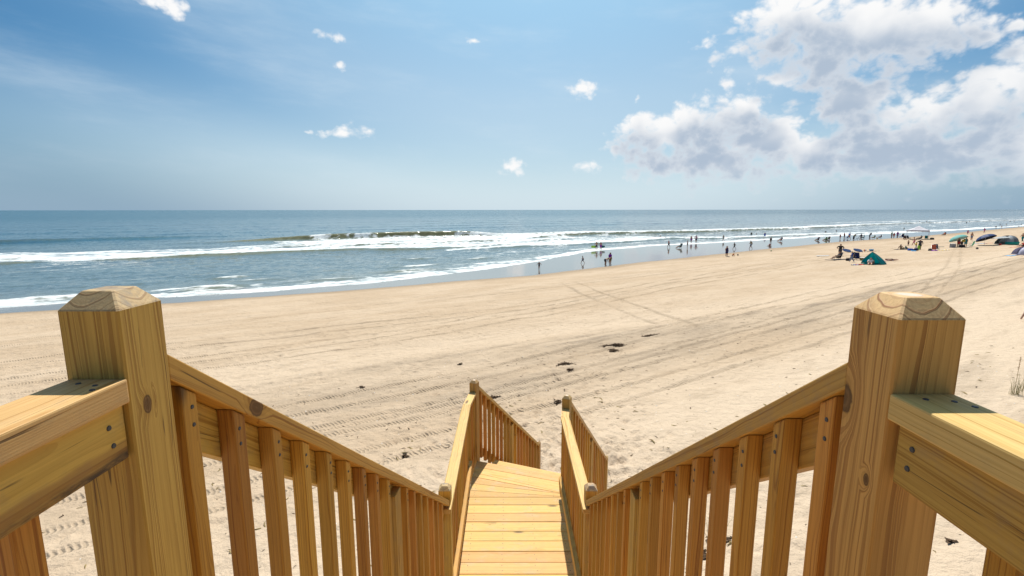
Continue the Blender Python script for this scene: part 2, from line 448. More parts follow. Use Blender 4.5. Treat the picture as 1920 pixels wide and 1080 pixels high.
    if bleach: c = t.mix(t.ss(t.vec('LENGTH', t.vec('MULTIPLY', p, (0.0, 1.0, 1.0))), 0.010, 0.021, 0.75, 0.0), c, (0.66, 0.56, 0.48))
    t.put(b.inputs['Base Color'], c)
    b.inputs['Roughness'].default_value = 0.62
    b.inputs['Specular IOR Level'].default_value = 0.28
    h = t.math('MULTIPLY_ADD', rings, 0.5, t.math('MULTIPLY', fib, 0.6))
    bp = t.new('ShaderNodeBump'); bp.inputs['Strength'].default_value = 0.35; bp.inputs['Distance'].default_value = 0.0022
    t.put(bp.inputs['Height'], h); t.l.new(bp.outputs[0], b.inputs['Normal'])
    return m

_PLAIN = {}
def plain(name, col, rough=0.7, spec=0.3, metal=0.0, var=0.12, transl=0.0):
    key = (name,)
    if key in _PLAIN: return _PLAIN[key]
    m, t, b, out = mat(name)
    p = t.new('ShaderNodeTexCoord').outputs['Object']
    n = t.noise(p, 14.0, 3, 0.6)
    c = t.mix(t.ss(n, 0.3, 0.7, 0.0, var * 2), col, tuple(x * 0.7 for x in col))
    t.put(b.inputs['Base Color'], c)
    b.inputs['Roughness'].default_value = rough
    b.inputs['Specular IOR Level'].default_value = spec
    b.inputs['Metallic'].default_value = metal
    if transl > 0:
        tr = t.new('ShaderNodeBsdfTranslucent'); t.put(tr.inputs[0], c)
        mx = t.new('ShaderNodeMixShader'); mx.inputs[0].default_value = transl
        t.l.new(b.outputs[0], mx.inputs[1]); t.l.new(tr.outputs[0], mx.inputs[2]); t.l.new(mx.outputs[0], out.inputs[0])
    _PLAIN[key] = m
    return m

# ------------------------------------------------------------------ the beach
def growing(start, step, ratio, end, maxstep=1e9):
    out = []; x = start; d = step; sg = 1 if end > start else -1
    while (end - x) * sg > 0:
        d = min(d * ratio, maxstep); x += d * sg; out.append(x)
    return out

DET = 1.0
fs, ft = 0.07 / DET, 0.07 / DET
ss_ = sorted(growing(1.5, fs, 1.12, -30, 2.5) + growing(-32, 2.5, 1.25, -6000)) + list(np.arange(1.5, 30, fs)) + growing(30, fs, 1.02, 74, 0.28) + growing(74, 0.28, 1.15, 112)
tt_ = sorted(growing(-9, ft, 1.06, -60) + growing(-61, 3.0, 1.25, -6000)) + list(np.arange(-9, 30, ft)) + growing(30, ft, 1.021, 700) + growing(702, 12, 1.25, 7000)
S, T = np.meshgrid(np.array(ss_), np.array(tt_), indexing='ij')
Z = base_z(S, T)
we = wet_edge(T); qe = swash_edge(T)
dry = 1 - sstep(S, we - 2.5, we + 0.3)
smooth_dune = sstep(8.5 - S + 1.2 * vnoise(T * 0.15, S * 0.2, 3), 0, 3) * sstep(T, 7, 13)
rough = dry * (1 - 0.8 * smooth_dune)
Z = Z + dry * 0.16 * fbm(T * 0.09, S * 0.16, 3, 21) + rough * (0.075 * fbm(T * 0.45, S * 0.75, 3, 31) + 0.028 * fbm(T * 1.6, S * 2.3, 4, 41, 0.62))
# low scarp left by the last high tide
Z += dry * 0.10 * np.exp(-((S - np.interp(T, [-20, 5, 15, 30, 60], [22, 18.5, 16, 13.5, 13])) / 1.3) ** 2)

TRACKS = [  # t knots, s knots, half width
 ([-12, 2, 7, 14, 30, 60, 120], [15.6, 14.5, 13.8, 14.0, 14.6, 15.5, 17], 0.13),
 ([-12, 2, 7, 14, 30, 60, 120], [14.2, 13.1, 12.5, 12.6, 13.0, 13.8, 15], 0.13),
 ([-12, 3, 10, 16, 32, 60, 120], [12.6, 12.0, 11.4, 11.3, 11.2, 11.9, 14], 0.13),
 ([-12, 3, 10, 16, 32, 60, 120], [11.2, 10.7, 10.1, 9.9, 9.7, 10.4, 12], 0.13),
 ([-12, 3, 10, 16, 32, 60, 120], [13.4, 12.6, 11.9, 12.0, 12.3, 12.8, 14], 0.12),
 ([-12, 3, 10, 16, 32, 60], [10.1, 9.6, 9.0, 8.8, 8.7, 9.2], 0.12),
 ([-12, 3, 10, 16, 32, 60], [16.4, 15.5, 14.9, 15.2, 16, 17.4], 0.12),
 ([-30, -1, 7, 18, 40, 90, 160], [26, 24.8, 22.9, 24.4, 28, 33, 38], 0.13),
 ([-30, -1, 7, 18, 40, 90, 160], [24.5, 23.3, 21.5, 22.9, 26.5, 31.4, 36], 0.13),
 ([-30, -1, 7, 18, 40, 90, 160], [27.4, 26.1, 24.4, 25.6, 29, 34, 40], 0.12),
 ([-30, -1, 9, 20, 58, 120, 200], [31, 30.2, 27.4, 27.2, 33.2, 38, 42], 0.13),
 ([-30, -1, 9, 20, 58, 120, 200], [29.5, 28.7, 26.0, 25.7, 31.6, 36.4, 41], 0.13),
 ([20, 22.6, 26, 29.5, 31], [16, 21.3, 28, 34.5, 37], 0.17),
 ([20.5, 23.9, 27, 30.6, 32], [14, 20.0, 26.5, 33.2, 36], 0.17),
 ([38, 44, 66, 112, 150], [10.6, 11.9, 16.5, 27.0, 35], 0.10),
 ([38, 44.3, 62.7, 105.8, 150], [9.6, 11.0, 14.6, 24.8, 33], 0.10),
 ([-30, 0, 20, 45, 90], [37.5, 36.8, 35.2, 36.5, 40], 0.13),
 ([-30, 0, 20, 45, 90], [36.0, 35.2, 33.7, 35.0, 38.6], 0.14)]
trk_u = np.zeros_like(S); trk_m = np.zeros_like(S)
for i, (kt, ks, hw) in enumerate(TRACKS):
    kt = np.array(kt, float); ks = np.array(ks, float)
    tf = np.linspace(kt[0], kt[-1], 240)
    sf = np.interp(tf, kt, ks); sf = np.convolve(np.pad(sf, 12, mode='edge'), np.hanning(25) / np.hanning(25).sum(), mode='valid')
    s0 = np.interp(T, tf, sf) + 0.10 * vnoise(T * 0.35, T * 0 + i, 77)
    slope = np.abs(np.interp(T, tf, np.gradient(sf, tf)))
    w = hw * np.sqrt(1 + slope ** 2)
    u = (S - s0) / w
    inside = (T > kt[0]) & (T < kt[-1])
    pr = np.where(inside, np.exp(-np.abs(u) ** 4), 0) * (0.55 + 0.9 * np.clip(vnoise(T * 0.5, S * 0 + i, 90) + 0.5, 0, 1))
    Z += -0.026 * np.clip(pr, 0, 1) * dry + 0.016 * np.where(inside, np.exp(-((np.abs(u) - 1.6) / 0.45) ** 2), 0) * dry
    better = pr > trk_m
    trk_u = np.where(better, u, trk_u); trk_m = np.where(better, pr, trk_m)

# footprints pressed into the fine part of the sheet
i0 = int(np.searchsorted(np.array(ss_), 1.5)); j0 = int(np.searchsorted(np.array(tt_), -9.0))
ns = int((30 - 1.5) / fs); nt_ = int(39 / ft)
def stamp(s, t, ang, ln, wd, dep):
    i = int((s - 1.5) / fs) + i0; j = int((t + 9) / ft) + j0; k = 5
    if i - k < i0 or i + k >= i0 + ns or j - k < j0 or j + k >= j0 + nt_: return
    a = S[i - k:i + k + 1, j - k:j + k + 1] - s; b = T[i - k:i + k + 1, j - k:j + k + 1] - t
    u = (a * math.cos(ang) + b * math.sin(ang)) / ln; v = (-a * math.sin(ang) + b * math.cos(ang)) / wd
    d2 = u * u + v * v
    Z[i - k:i + k + 1, j - k:j + k + 1] += -dep * np.exp(-d2 * 1.6) + dep * 0.55 * np.exp(-((np.sqrt(d2) - 1.55) / 0.45) ** 2)
walks = []
for k in range(900):   # the worn path from the stair foot down to the water
    s = 5.8 + abs(RNG.normal(0, 3.6)); t = 5.6 + (s - 6) * RNG.uniform(-0.4, 1.1) + RNG.normal(0, 0.55 + 0.10 * s)
    stamp(s, t, RNG.normal(0.2, 0.5), RNG.uniform(0.12, 0.17), RNG.uniform(0.07, 0.10), RNG.uniform(0.018, 0.042))
for k in range(70):    # single trails
    s = RNG.uniform(3, 29); t = RNG.uniform(-8, 29); a = RNG.uniform(-1.9, 1.9); n = int(RNG.integers(8, 36))
    for q in range(n):
        s += 0.33 * math.cos(a); t += 0.33 * math.sin(a); a += RNG.normal(0, 0.07)
        sd = 0.10 if q % 2 else -0.10
        if s < 9 and t > 9: continue
        stamp(s - sd * math.sin(a), t + sd * math.cos(a), a, 0.14, 0.075, RNG.uniform(0.015, 0.035))
for k in range(2600):
    s = RNG.uniform(2, 29.5); t = RNG.uniform(-8.5, 29.5)
    if s < 8.5 and t > 8 and RNG.random() < 0.85: continue
    stamp(s, t, RNG.uniform(0, 3), RNG.uniform(0.10, 0.2), RNG.uniform(0.07, 0.13), RNG.uniform(0.008, 0.03))

damp = sstep(S + 0.7 * vnoise(T * 0.25, S * 0.3, 15), we - np.interp(T, [0, 60, 150], [2.6, 4.5, 9.0]), we - 0.2) * (1 - sstep(S, we, we + 0.5))
wet = sstep(S + 0.35 * vnoise(T * 0.5, S * 0.6, 16), we - 0.25, we + 0.45)
dc = np.interp(T, [-60, -10, 5, 11, 15, 24, 31, 60, 120], [21, 18, 14.5, 13.4, 13.2, 12.2, 11.0, 11, 12])
dark = np.exp(-np.abs((S - dc + 0.9 * fbm(T * 0.2, S * 0.4, 3, 55)) / np.interp(T, [-20, 5, 15, 30], [2.5, 2.6, 2.8, 2.2])) ** 3) * sstep(T, -12, 4) * np.interp(T, [40, 90], [1, 0.3])
dark = np.clip(0.58 * dark * (0.65 + 1.1 * fbm(T * 0.25, S * 0.9, 4, 61)), 0, 1)
strk = np.exp(-((S - np.interp(T, [-20, 5, 15, 25, 31, 60], [20, 18, 16.0, 14.4, 13.1, 13])) / 0.7) ** 2) * sstep(T, 0, 8) * (0.4 + 1.5 * fbm(T * 0.4, S * 2.5, 4, 63))
dark = np.clip(dark + 0.8 * np.clip(strk, 0, 1), 0, 1)
dark = np.clip(dark + 0.5 * smooth_dune * np.clip(fbm(T * 0.22, S * 1.3, 4, 71) * 2.2 - 0.35, 0, 1), 0, 1)
pale = np.clip(0.75 * (1 - sstep(S, 7.0, 10.5)) + np.exp(-((S - np.interp(T, [-20, 5, 15, 30], [21, 20, 19, 16])) / 3.0) ** 2) * 0.7 + 0.55 * smooth_dune, 0, 1)
beach_x, beach_y = xy_of(S, T)
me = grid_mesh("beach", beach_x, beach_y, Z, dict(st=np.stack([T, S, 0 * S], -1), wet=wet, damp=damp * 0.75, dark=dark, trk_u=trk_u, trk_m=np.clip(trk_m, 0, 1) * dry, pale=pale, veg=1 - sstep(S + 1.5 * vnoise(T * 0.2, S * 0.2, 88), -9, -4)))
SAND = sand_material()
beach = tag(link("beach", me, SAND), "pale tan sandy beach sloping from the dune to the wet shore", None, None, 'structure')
Zs, Zt, Zg = np.array(ss_), np.array(tt_), Z
def sand_z(x, y):
    s, t = st_of(x, y)
    i = min(max(int(np.searchsorted(Zs, s)), 1), len(Zs) - 1); j = min(max(int(np.searchsorted(Zt, t)), 1), len(Zt) - 1)
    return float(max(Zg[i - 1:i + 1, j - 1:j + 1].mean(), 0.0))

# ------------------------------------------------------------------ the sea
sea_s = list(np.arange(45, 160, 0.42)) + growing(160, 0.42, 1.045, 60000)
sea_t = sorted(growing(-70, 0.55, 1.09, -60000)) + list(np.arange(-70, 170, 0.55)) + growing(170, 0.55, 1.035, 60000)
S2, T2 = np.meshgrid(np.array(sea_s), np.array(sea_t), indexing='ij')
near = 1 - sstep(S2, 200, 900)
near *= 1 - sstep(np.abs(T2 - 100), 400, 1500)
wob = 3.0 * fbm(T2 * 0.035, T2 * 0 + 2.0, 3, 101) + 0.8 * fbm(T2 * 0.3, S2 * 0.05, 3, 111)
H = near * (0.16 * fbm(T2 * 0.05, S2 * 0.13, 4, 121, 0.6) + 0.07 * fbm(T2 * 0.35, S2 * 0.6, 3, 131))
foam = np.zeros_like(S2); olive = np.zeros_like(S2)
foam_front = []
def front(kt, ks, kh, back=6.0, steep=1.0, ol=0.0, wobble=1.0):
    global H, olive
    sf = np.interp(T2, kt, ks) + wob * wobble
    h = np.interp(T2, kt, kh, left=0, right=0)
    d = S2 - sf
    H += h * sstep(d, -1.3 / steep, 0.5 / steep) * np.exp(-np.maximum(d, 0) / back)
    if ol: foam_front.append((d, h))
    if ol: olive = np.maximum(olive, ol * np.clip(h / 0.5, 0, 1) * np.exp(-((d + 0.2) / 1.1) ** 2))  # silty olive face; along bores it paints their shadow line into the colour
    return d, h
def field(kt, lo, hi, lead, rear, edge=1.2, wl=1.0, lw=3.5):
    """foam between two lines along the shore, thick at its leading (shoreward) edge"""
    global foam
    a = np.interp(T2, kt, lo) + wob * wl; b = np.interp(T2, kt, hi) + wob * wl * 0.6
    i = np.interp(T2, kt, lead, left=0, right=0); j = np.interp(T2, kt, rear, left=0, right=0)
    d = S2 - a
    f = sstep(d, -edge * 0.5, edge * 0.3) * (1 - sstep(S2, b - 3, b + 1)) * (j + (i - j) * np.exp(-np.maximum(d, 0) / lw))
    foam = np.maximum(foam, f)
# outer swells and the plunging breaker
front([-90, -60, -37, -10, 6, 20], [176, 176, 173, 175, 177, 178], [0.0, 0.5, 1.0, 0.9, 0.4, 0.0], 9, 0.35, 0.25)
for (s0, h) in ((205, 0.35), (238, 0.4), (278, 0.35), (330, 0.4)):
    front([-200, -60, 60, 200, 420], [s0 + 10, s0, s0 - 4, s0 - 10, s0 - 20], [0, h, h * 0.8, h, 0], 10, 0.3)
d, h = front([-5, 8, 23, 35, 50, 74, 84, 95, 130, 160], [146, 144, 145, 143, 139, 136, 133, 129, 123, 118], [0, 0.2, 0.9, 1.6, 1.8, 1.7, 0.9, 0.6, 0.5, 0.3], 7, 1.0, 0.9)
fw = sstep(T2, 28, 34) * (1 - sstep(T2, 120, 150))
crest = np.clip(vnoise(T2 * 0.11, T2 * 0, 151) * 2.4 + 0.35 + 0.9 * (1 - sstep(T2, 36, 50)) + sstep(T2, 74, 84), 0, 1)
foam = np.maximum(foam, fw * np.exp(-((d + 0.25) / (0.8 + 0.9 * (1 - sstep(T2, 40, 56)))) ** 2) * crest)
foam = np.maximum(foam, fw * np.exp(-((d + 2.0) / 1.1) ** 2) * 0.95)
olive *= 1 - 0.0 * fw
# broken water between the breaker and the inner bores
front([-80, -24, -10, 5, 23, 41, 62, 84, 114, 140], [118, 112, 105, 102, 101, 93, 91, 89, 91, 80], [0.2, 0.5, 0.5, 0.45, 0.4, 0.35, 0.35, 0.3, 0.3, 0.1], 6, 1.0, 0.8)
field([-90, -30, -13, 6, 27, 50, 90, 120], [119, 113, 105, 102, 101, 92, 90, 91], [140, 134, 128, 126, 134, 134, 124, 112], [0.62, 0.72, 0.78, 0.72, 0.72, 0.70, 0.66, 0.6], [0.30, 0.42, 0.46, 0.46, 0.46, 0.46, 0.4, 0.3], lw=9)
front([6, 23, 41, 62, 84, 100], [116, 115, 110, 107, 104, 104], [0, 0.4, 0.45, 0.45, 0.35, 0.0], 5, 1.0, 0.8)
field([10, 23, 41, 62, 84, 100], [116, 115, 110, 107, 104, 104], [126, 128, 128, 126, 120, 112], [0.0, 0.7, 0.8, 0.8, 0.7, 0.0], [0.0, 0.45, 0.5, 0.5, 0.45, 0.0], lw=7)
field([20, 40, 62, 84, 100], [126, 126, 123, 119, 116], [140, 139, 134, 130, 122], [0.5, 0.85, 0.85, 0.8, 0.45], [0.4, 0.6, 0.65, 0.65, 0.4], lw=9)
# the long bore to the right
front([78, 95, 111, 150, 216, 300, 349, 517, 620], [118, 118, 120, 108, 104, 106, 107, 94, 92], [0.3, 0.8, 0.9, 0.9, 0.8, 0.7, 0.6, 0.5, 0.3], 7, 1.0, 0.8)
field([76, 90, 111, 150, 216, 300, 349, 450, 517, 640], [116, 118, 120, 108, 104, 106, 107, 100, 94, 92], [136, 136, 137, 128, 122, 120, 116, 106, 99, 96], [0.75, 0.85, 0.9, 0.9, 0.9, 0.85, 0.8, 0.75, 0.7, 0.7], [0.42, 0.46, 0.50, 0.50, 0.48, 0.44, 0.4, 0.35, 0.35, 0.35], lw=9)
field([320, 380, 450, 600], [138, 133, 128, 118], [146, 142, 136, 124], [0.4, 0.7, 0.7, 0.6], [0.2, 0.4, 0.4, 0.4], lw=3)
# inner bore
front([45, 56, 84, 114, 135, 175, 208, 260], [87, 87, 86, 89, 79, 75, 68, 62], [0.1, 0.35, 0.35, 0.35, 0.35, 0.35, 0.3, 0.2], 4, 1.2, 0.5, 0.5)
field([44, 56, 84, 114, 135, 175, 208, 274, 340, 500], [87, 87, 86, 89, 79, 75, 68, 62, 60, 60], [92, 95, 95, 97, 88, 84, 76, 67, 64, 63], [0.5, 0.9, 0.9, 0.9, 0.95, 0.9, 0.9, 0.8, 0.7, 0.6], [0.3, 0.5, 0.5, 0.5, 0.5, 0.5, 0.45, 0.4, 0.4, 0.3], wl=0.5, lw=2.5)
# small shore waves
for (ta, tb, s0, h) in ((-2, 6.5, 60.0, 0.28), (1.5, 7.5, 67.5, 0.22), (-14, -6, 60.5, 0.28), (8, 20, 58.8, 0.22), (18, 31, 61.5, 0.26), (22, 34, 65.5, 0.18), (36, 46, 70, 0.2), (-28, -15, 105, 0.3), (27, 38, 76, 0.2), (112, 120, 84, 0.35), (125, 133, 92, 0.3), (2, 11, 63.5, 0.16)):
    m_ = (ta + tb) / 2
    d, h_ = front([ta, m_ - 1, m_ + 1, tb], [s0 + 0.3, s0, s0, s0 - 0.3], [0, h, h, 0], 2.2, 1.6, 0.9, 0.25)
    foam = np.maximum(foam, 0.66 * np.exp(-((d - 0.3) / 0.45) ** 2) * sstep(T2, m_ - 0.30 * (tb - ta), m_) * (1 - sstep(T2, m_ + 0.1 * (tb - ta), tb)))
# swash: thin sheet with a bright rim and lace behind it
q2 = swash_edge(T2)
dsw = S2 - q2
lft = 1 - sstep(T2, 36, 60)
foam = np.maximum(foam, sstep(dsw, -0.4, 0.1) * (0.47 + 0.08 * lft + 0.45 * np.exp(-np.maximum(dsw, 0) / 0.7)) * (1 - sstep(dsw, 1.5, 7.0 + 3.5 * lft)))
foam = np.maximum(foam, 0.95 * np.exp(-((dsw - 5.2 - 1.5 * vnoise(T2 * 0.1, T2 * 0, 171)) / 0.8) ** 2) * (0.55 + 0.5 * vnoise(T2 * 0.16, T2 * 0, 172) * 2) * (1 - 0.25 * lft))
foam = np.maximum(foam, (1 - lft) * 0.9 * sstep(dsw, -0.3, 0.3) * (1 - sstep(dsw, 2.0, 5.0)))
foam = np.maximum(foam, (0.06 + 0.17 * sstep(T2, 30, 70)) * sstep(dsw, 4, 10) * (1 - sstep(S2, 120, 140)) * sstep(S2, 50, 54))
shal = 1 - sstep(S2, q2 + 1, q2 + 26)
shal = np.maximum(shal, 0.55 * (1 - sstep(S2, 125, 190)))
# lie the thin edge of the water on the sand
bz = base_z(S2, T2)
H = np.where(dsw < 3, np.maximum(bz + 0.03 + 0.02 * sstep(dsw, -0.3, 0.5), H * sstep(dsw, 0, 3)), H)
H = np.where(dsw < -0.15, bz - 0.25, H)
far = sstep(S2, 150, 700)
sx, sy = xy_of(S2, T2)
me = grid_mesh("sea", sx, sy, H, dict(st=np.stack([T2, S2, 0 * S2], -1), foam=np.clip(foam, 0, 1), shal=shal, olive=np.clip(olive, 0, 1), far=far))
sea = tag(link("sea", me, sea_material()), "blue green ocean with lines of white surf out to the horizon", None, None, 'structure')
# ------------------------------------------------------------------ timber stairway
EARLY, LATE = (0.620, 0.375, 0.085), (0.340, 0.160, 0.026)
GREEN = (0.37, 0.235, 0.055)
W_POST = wood_material("post_pine", (0.590, 0.368, 0.085), (0.310, 0.150, 0.026), GREEN, 34, weather=0.15)
W_BAL = wood_material("baluster_pine", (0.560, 0.285, 0.050), (0.290, 0.115, 0.016), (0.38, 0.19, 0.036), 46)
W_RAIL = wood_material("rail_pine", EARLY, LATE, GREEN, 36, weather=0.22)
W_CAP = wood_material("cap_pine", (0.640, 0.420, 0.160), (0.42, 0.225, 0.055), (0.44, 0.28, 0.09), 36, autoknots=0.70, weather=0.14)
W_DECK = wood_material("deck_pine", (0.640, 0.405, 0.140), (0.50, 0.280, 0.072), (0.48, 0.32, 0.10), 30, contrast=0.8, autoknots=0.76, valvar=0.20, sandy=0.40, weather=0.10)
W_END = wood_material("post_end_grain", (0.56, 0.40, 0.20), (0.30, 0.17, 0.07), (0.34, 0.24, 0.13), 34, weather=0.75, pith=(0.010, 0.012))
W_SIDE = wood_material("side_board_stained", EARLY, LATE, GREEN, 30, weather=0.20, edge=1)
W_END2 = wood_material("post_end_grain_clean", (0.60, 0.42, 0.18), (0.27, 0.13, 0.04), (0.40, 0.28, 0.13), 36, weather=0.10, bleach=True, pith=(0.004, -0.003))
NAIL = plain("nail_steel", (0.075, 0.078, 0.085), 0.5, 0.4, 0.4)
_BOX = {}

def box_mesh(L, Wd, Td, c0=0.0, c1=0.0, bev=0.003, m0=0.0, m1=0.0):
    """length along X, ends sheared by c (dx/dz) for plumb cuts and by m (dx/dy) for mitres"""
    key = tuple(round(v, 4) for v in (L, Wd, Td, c0, c1, bev, m0, m1))
    if key in _BOX: return _BOX[key]
    bm = bmesh.new()
    bmesh.ops.create_cube(bm, size=1)
    for v in bm.verts:
        e = v.co.x
        v.co = Vector((e * L, v.co.y * Wd, v.co.z * Td))
        v.co.x += (c1 * v.co.z + m1 * v.co.y) if e > 0 else (c0 * v.co.z + m0 * v.co.y)
    if bev > 0:
        bmesh.ops.bevel(bm, geom=bm.edges[:], offset=bev, segments=2 if bev > 0.0025 else 1, profile=0.6, affect='EDGES')
    me = bpy.data.meshes.new("timber"); bm.to_mesh(me); bm.free()
    _BOX[key] = me
    return me

def frame_of(p0, p1, up):
    x = (p1 - p0).normalized()
    z = (up - x * up.dot(x)).normalized()
    y = z.cross(x)
    m = Matrix((x, y, z)).transposed().to_4x4()
    m.translation = (p0 + p1) / 2
    return m

def board(name, root, p0, p1, Wd, Td, up, material, c0=0.0, c1=0.0, bev=0.003, m0=0.0, m1=0.0, label=None):
    """a sawn board from p0 to p1 (scene coordinates), width across, thickness along up"""
    p0, p1, up = Vector(p0), Vector(p1), Vector(up)
    me = box_mesh((p1 - p0).length, Wd, Td, c0, c1, bev, m0, m1)
    o = link(name, me, material)
    M = frame_of(p0, p1, up)
    under(o, root, root.matrix_world.inverted() @ M)
    if label: o['label'] = label
    return o

_nail = None
def nail_mesh():
    global _nail
    if _nail: return _nail
    bm = bmesh.new()
    bmesh.ops.create_cone(bm, cap_ends=True, segments=8, radius1=0.0047, radius2=0.0036, depth=0.0022)
    _nail = bpy.data.meshes.new("nail"); bm.to_mesh(_nail); bm.free()
    return _nail
def nail(parent, x, y, z, axis='z', s=1.0):
    """round nail head on a board face, in the board's own coordinates"""
    o = link("nail", nail_mesh(), NAIL)
    rot = Matrix.Identity(4) if axis == 'z' else (Matrix.Rotation(R(90), 4, 'X') if axis == '-y' else Matrix.Rotation(R(-90), 4, 'X'))
    under(o, parent, Matrix.Translation((x, y, z)) @ rot @ Matrix.Scale(s, 4))
    return o

def post_mesh(L, w, ch, chh):
    bm = bmesh.new()
    h = w / 2; b = 0.003
    def ring(x, hh, bb):
        pts = [(hh, hh - bb), (hh - bb, hh), (-hh + bb, hh), (-hh, hh - bb), (-hh, -hh + bb), (-hh + bb, -hh), (hh - bb, -hh), (hh, -hh + bb)]
        return [bm.verts.new((x, y, z)) for y, z in pts]
    r0 = ring(-L / 2, h, b); r1 = ring(L / 2 - chh - 0.0015, h, b); r1b = ring(L / 2 - chh + 0.001, h - 0.0015, b)
    r2 = ring(L / 2 - 0.001, h - ch + 0.001, b * 0.8); r3 = ring(L / 2, h - ch - 0.001, b * 0.8)
    fs_ = []
    for a, c, mi in ((r0, r1, 0), (r1, r1b, 1), (r1b, r2, 1), (r2, r3, 1)):
        for i in range(8):
            f = bm.faces.new((a[i], a[(i + 1) % 8], c[(i + 1) % 8], c[i])); f.material_index = mi
    f = bm.faces.new(r3); f.material_index = 1
    bm.faces.new(list(reversed(r0)))
    bmesh.ops.recalc_face_normals(bm, faces=bm.faces[:])
    me = bpy.data.meshes.new("post"); bm.to_mesh(me); bm.free()
    return me
_POST = {}
def post(root, x, y, top, bottom, face, mats, w=0.089, ch=0.023, chh=0.028):
    """square post with a chamfered head; face = direction of one side"""
    L = top - bottom
    k = (round(L, 3), round(w, 3), round(ch, 3))
    if k not in _POST: _POST[k] = post_mesh(L, w, ch, chh)
    o = link("post", _POST[k], mats)
    M = frame_of(Vector((x, y, bottom)), Vector((x, y, top)), Vector(face))
    under(o, root, root.matrix_world.inverted() @ M)
    return o

PLUMB = lambda d: d.z / math.hypot(d.x, d.y)     # dx/dz that makes the end of a sloping board vertical
def lerp(a, b, k): return a + (b - a) * k
UP = Vector((0, 0, 1))
DECK_T = HC - 1.25          # upper platform
LAND_T = HC - 3.09          # landing
STEP = 0.14

def rail_run(root, A, B, inward, board_inside, n_mid_posts, lower, nails=0, cap_mat=None, spacing=STEP, start=0.045, board_mat=None, gap=0.0, wide=0.089, bal_mat=None, mid_at=None, bottom=True):
    """cap, side board, balusters and bottom rail from A to B. A and B: inner top edge of the cap at either end"""
    d = (B - A); hd = Vector((d.x, d.y, 0)); Lh = hd.length; hd.normalize()
    inn = Vector(inward); inn = (inn - hd * inn.dot(hd)); inn.z = 0; inn.normalize()
    out = -inn
    slope = d.z / Lh
    sec = math.sqrt(1 + slope * slope)
    dirn = d.normalized()
    nup = (UP - dirn * UP.dot(dirn)).normalized()
    pl = -slope                                    # plumb cut
    sg = 1
    # cap
    ca = A + out * wide / 2 - UP * 0.019 * sec; cb = B + out * wide / 2 - UP * 0.019 * sec
    cap = board("cap_rail", root, ca, cb, wide, 0.038, nup, cap_mat or W_CAP, c0=slope, c1=slope)
    # side board
    bo = 0.028 if board_inside else 0.062 if board_inside is False else 0.085
    bz = 0.038 * sec + 0.0445 * sec + 0.001
    ba = A + out * bo - UP * bz; bb = B + out * bo - UP * bz
    # the board stands on edge: its thickness points sideways
    sb = board("side_board", root, ba + hd * gap, bb, 0.089, 0.036, inn, board_mat or W_RAIL)
    bal_o = 0.066 if board_inside else 0.0245 if board_inside is False else 0.0455
    n = int((Lh - 0.06) / spacing)
    for i in range(n):
        q = start + i * spacing
        if q > Lh - 0.03: break
        if mid_at is not None and any(abs(q - m) < 0.062 for m in mid_at): continue
        ctr = A + hd * q + out * bal_o
        ztop = A.z + slope * q - 0.038 * sec - 0.0015
        zb = A.z + slope * q - lower
        o = board("baluster", root, Vector((ctr.x, ctr.y, zb)), Vector((ctr.x, ctr.y, ztop)), 0.038, 0.038, inn, bal_mat or W_BAL, bev=0.004, m1=slope * (1 if inn.cross(UP).dot(hd) > 0 else -1))
        if i < nails:
            L = ztop - zb
            for dn in (0.035, 0.070):
                nail(o, L / 2 - dn, 0.004 * (1 if i % 2 else -1), 0.0195)
    if bottom:
        zo = lower - 0.10
        board("bottom_rail", root, A + out * (0.028 if board_inside else 0.060) - UP * zo, B + out * (0.028 if board_inside else 0.060) - UP * zo, 0.089, 0.034, inn, W_RAIL)
    if mid_at:
        for m in mid_at:
            c = A + hd * m + out * 0.052
            ztop = A.z + slope * m - 0.038 * sec - 0.006
            board("post", root, Vector((c.x, c.y, ztop - 1.75)), Vector((c.x, c.y, ztop - abs(slope) * 0.046)), 0.089, 0.089, inn, W_POST)
    return cap, sb

# ---- posts at the head of the stairs and the platform railings beside the camera
PL = Vector((-0.6425, 0.7695)); PR = Vector((0.5825, 0.7055))
PT = HC - 0.123
CAPZ = HC - 0.257
CAPPED_L = wood_material("post_pine_knot_low", (0.590, 0.368, 0.085), (0.310, 0.150, 0.026), GREEN, 34, knots=[(0.62, 0.012, 0.044, 0.0095, 1.75)])
CAPPED_R = wood_material("post_pine_two_knots", (0.590, 0.360, 0.095), (0.305, 0.150, 0.032), GREEN, 32, knots=[(0.635, 0.040, 0.036, 0.0175, 1.7), (0.53, -0.022, 0.044, 0.006, 1.8)])
CAP_L = wood_material("rail_pine_big_knot", (0.60, 0.350, 0.075), (0.31, 0.140, 0.022), GREEN, 30, knots=[(-1.275, -0.040, 0.004, 0.019, 1.5)])

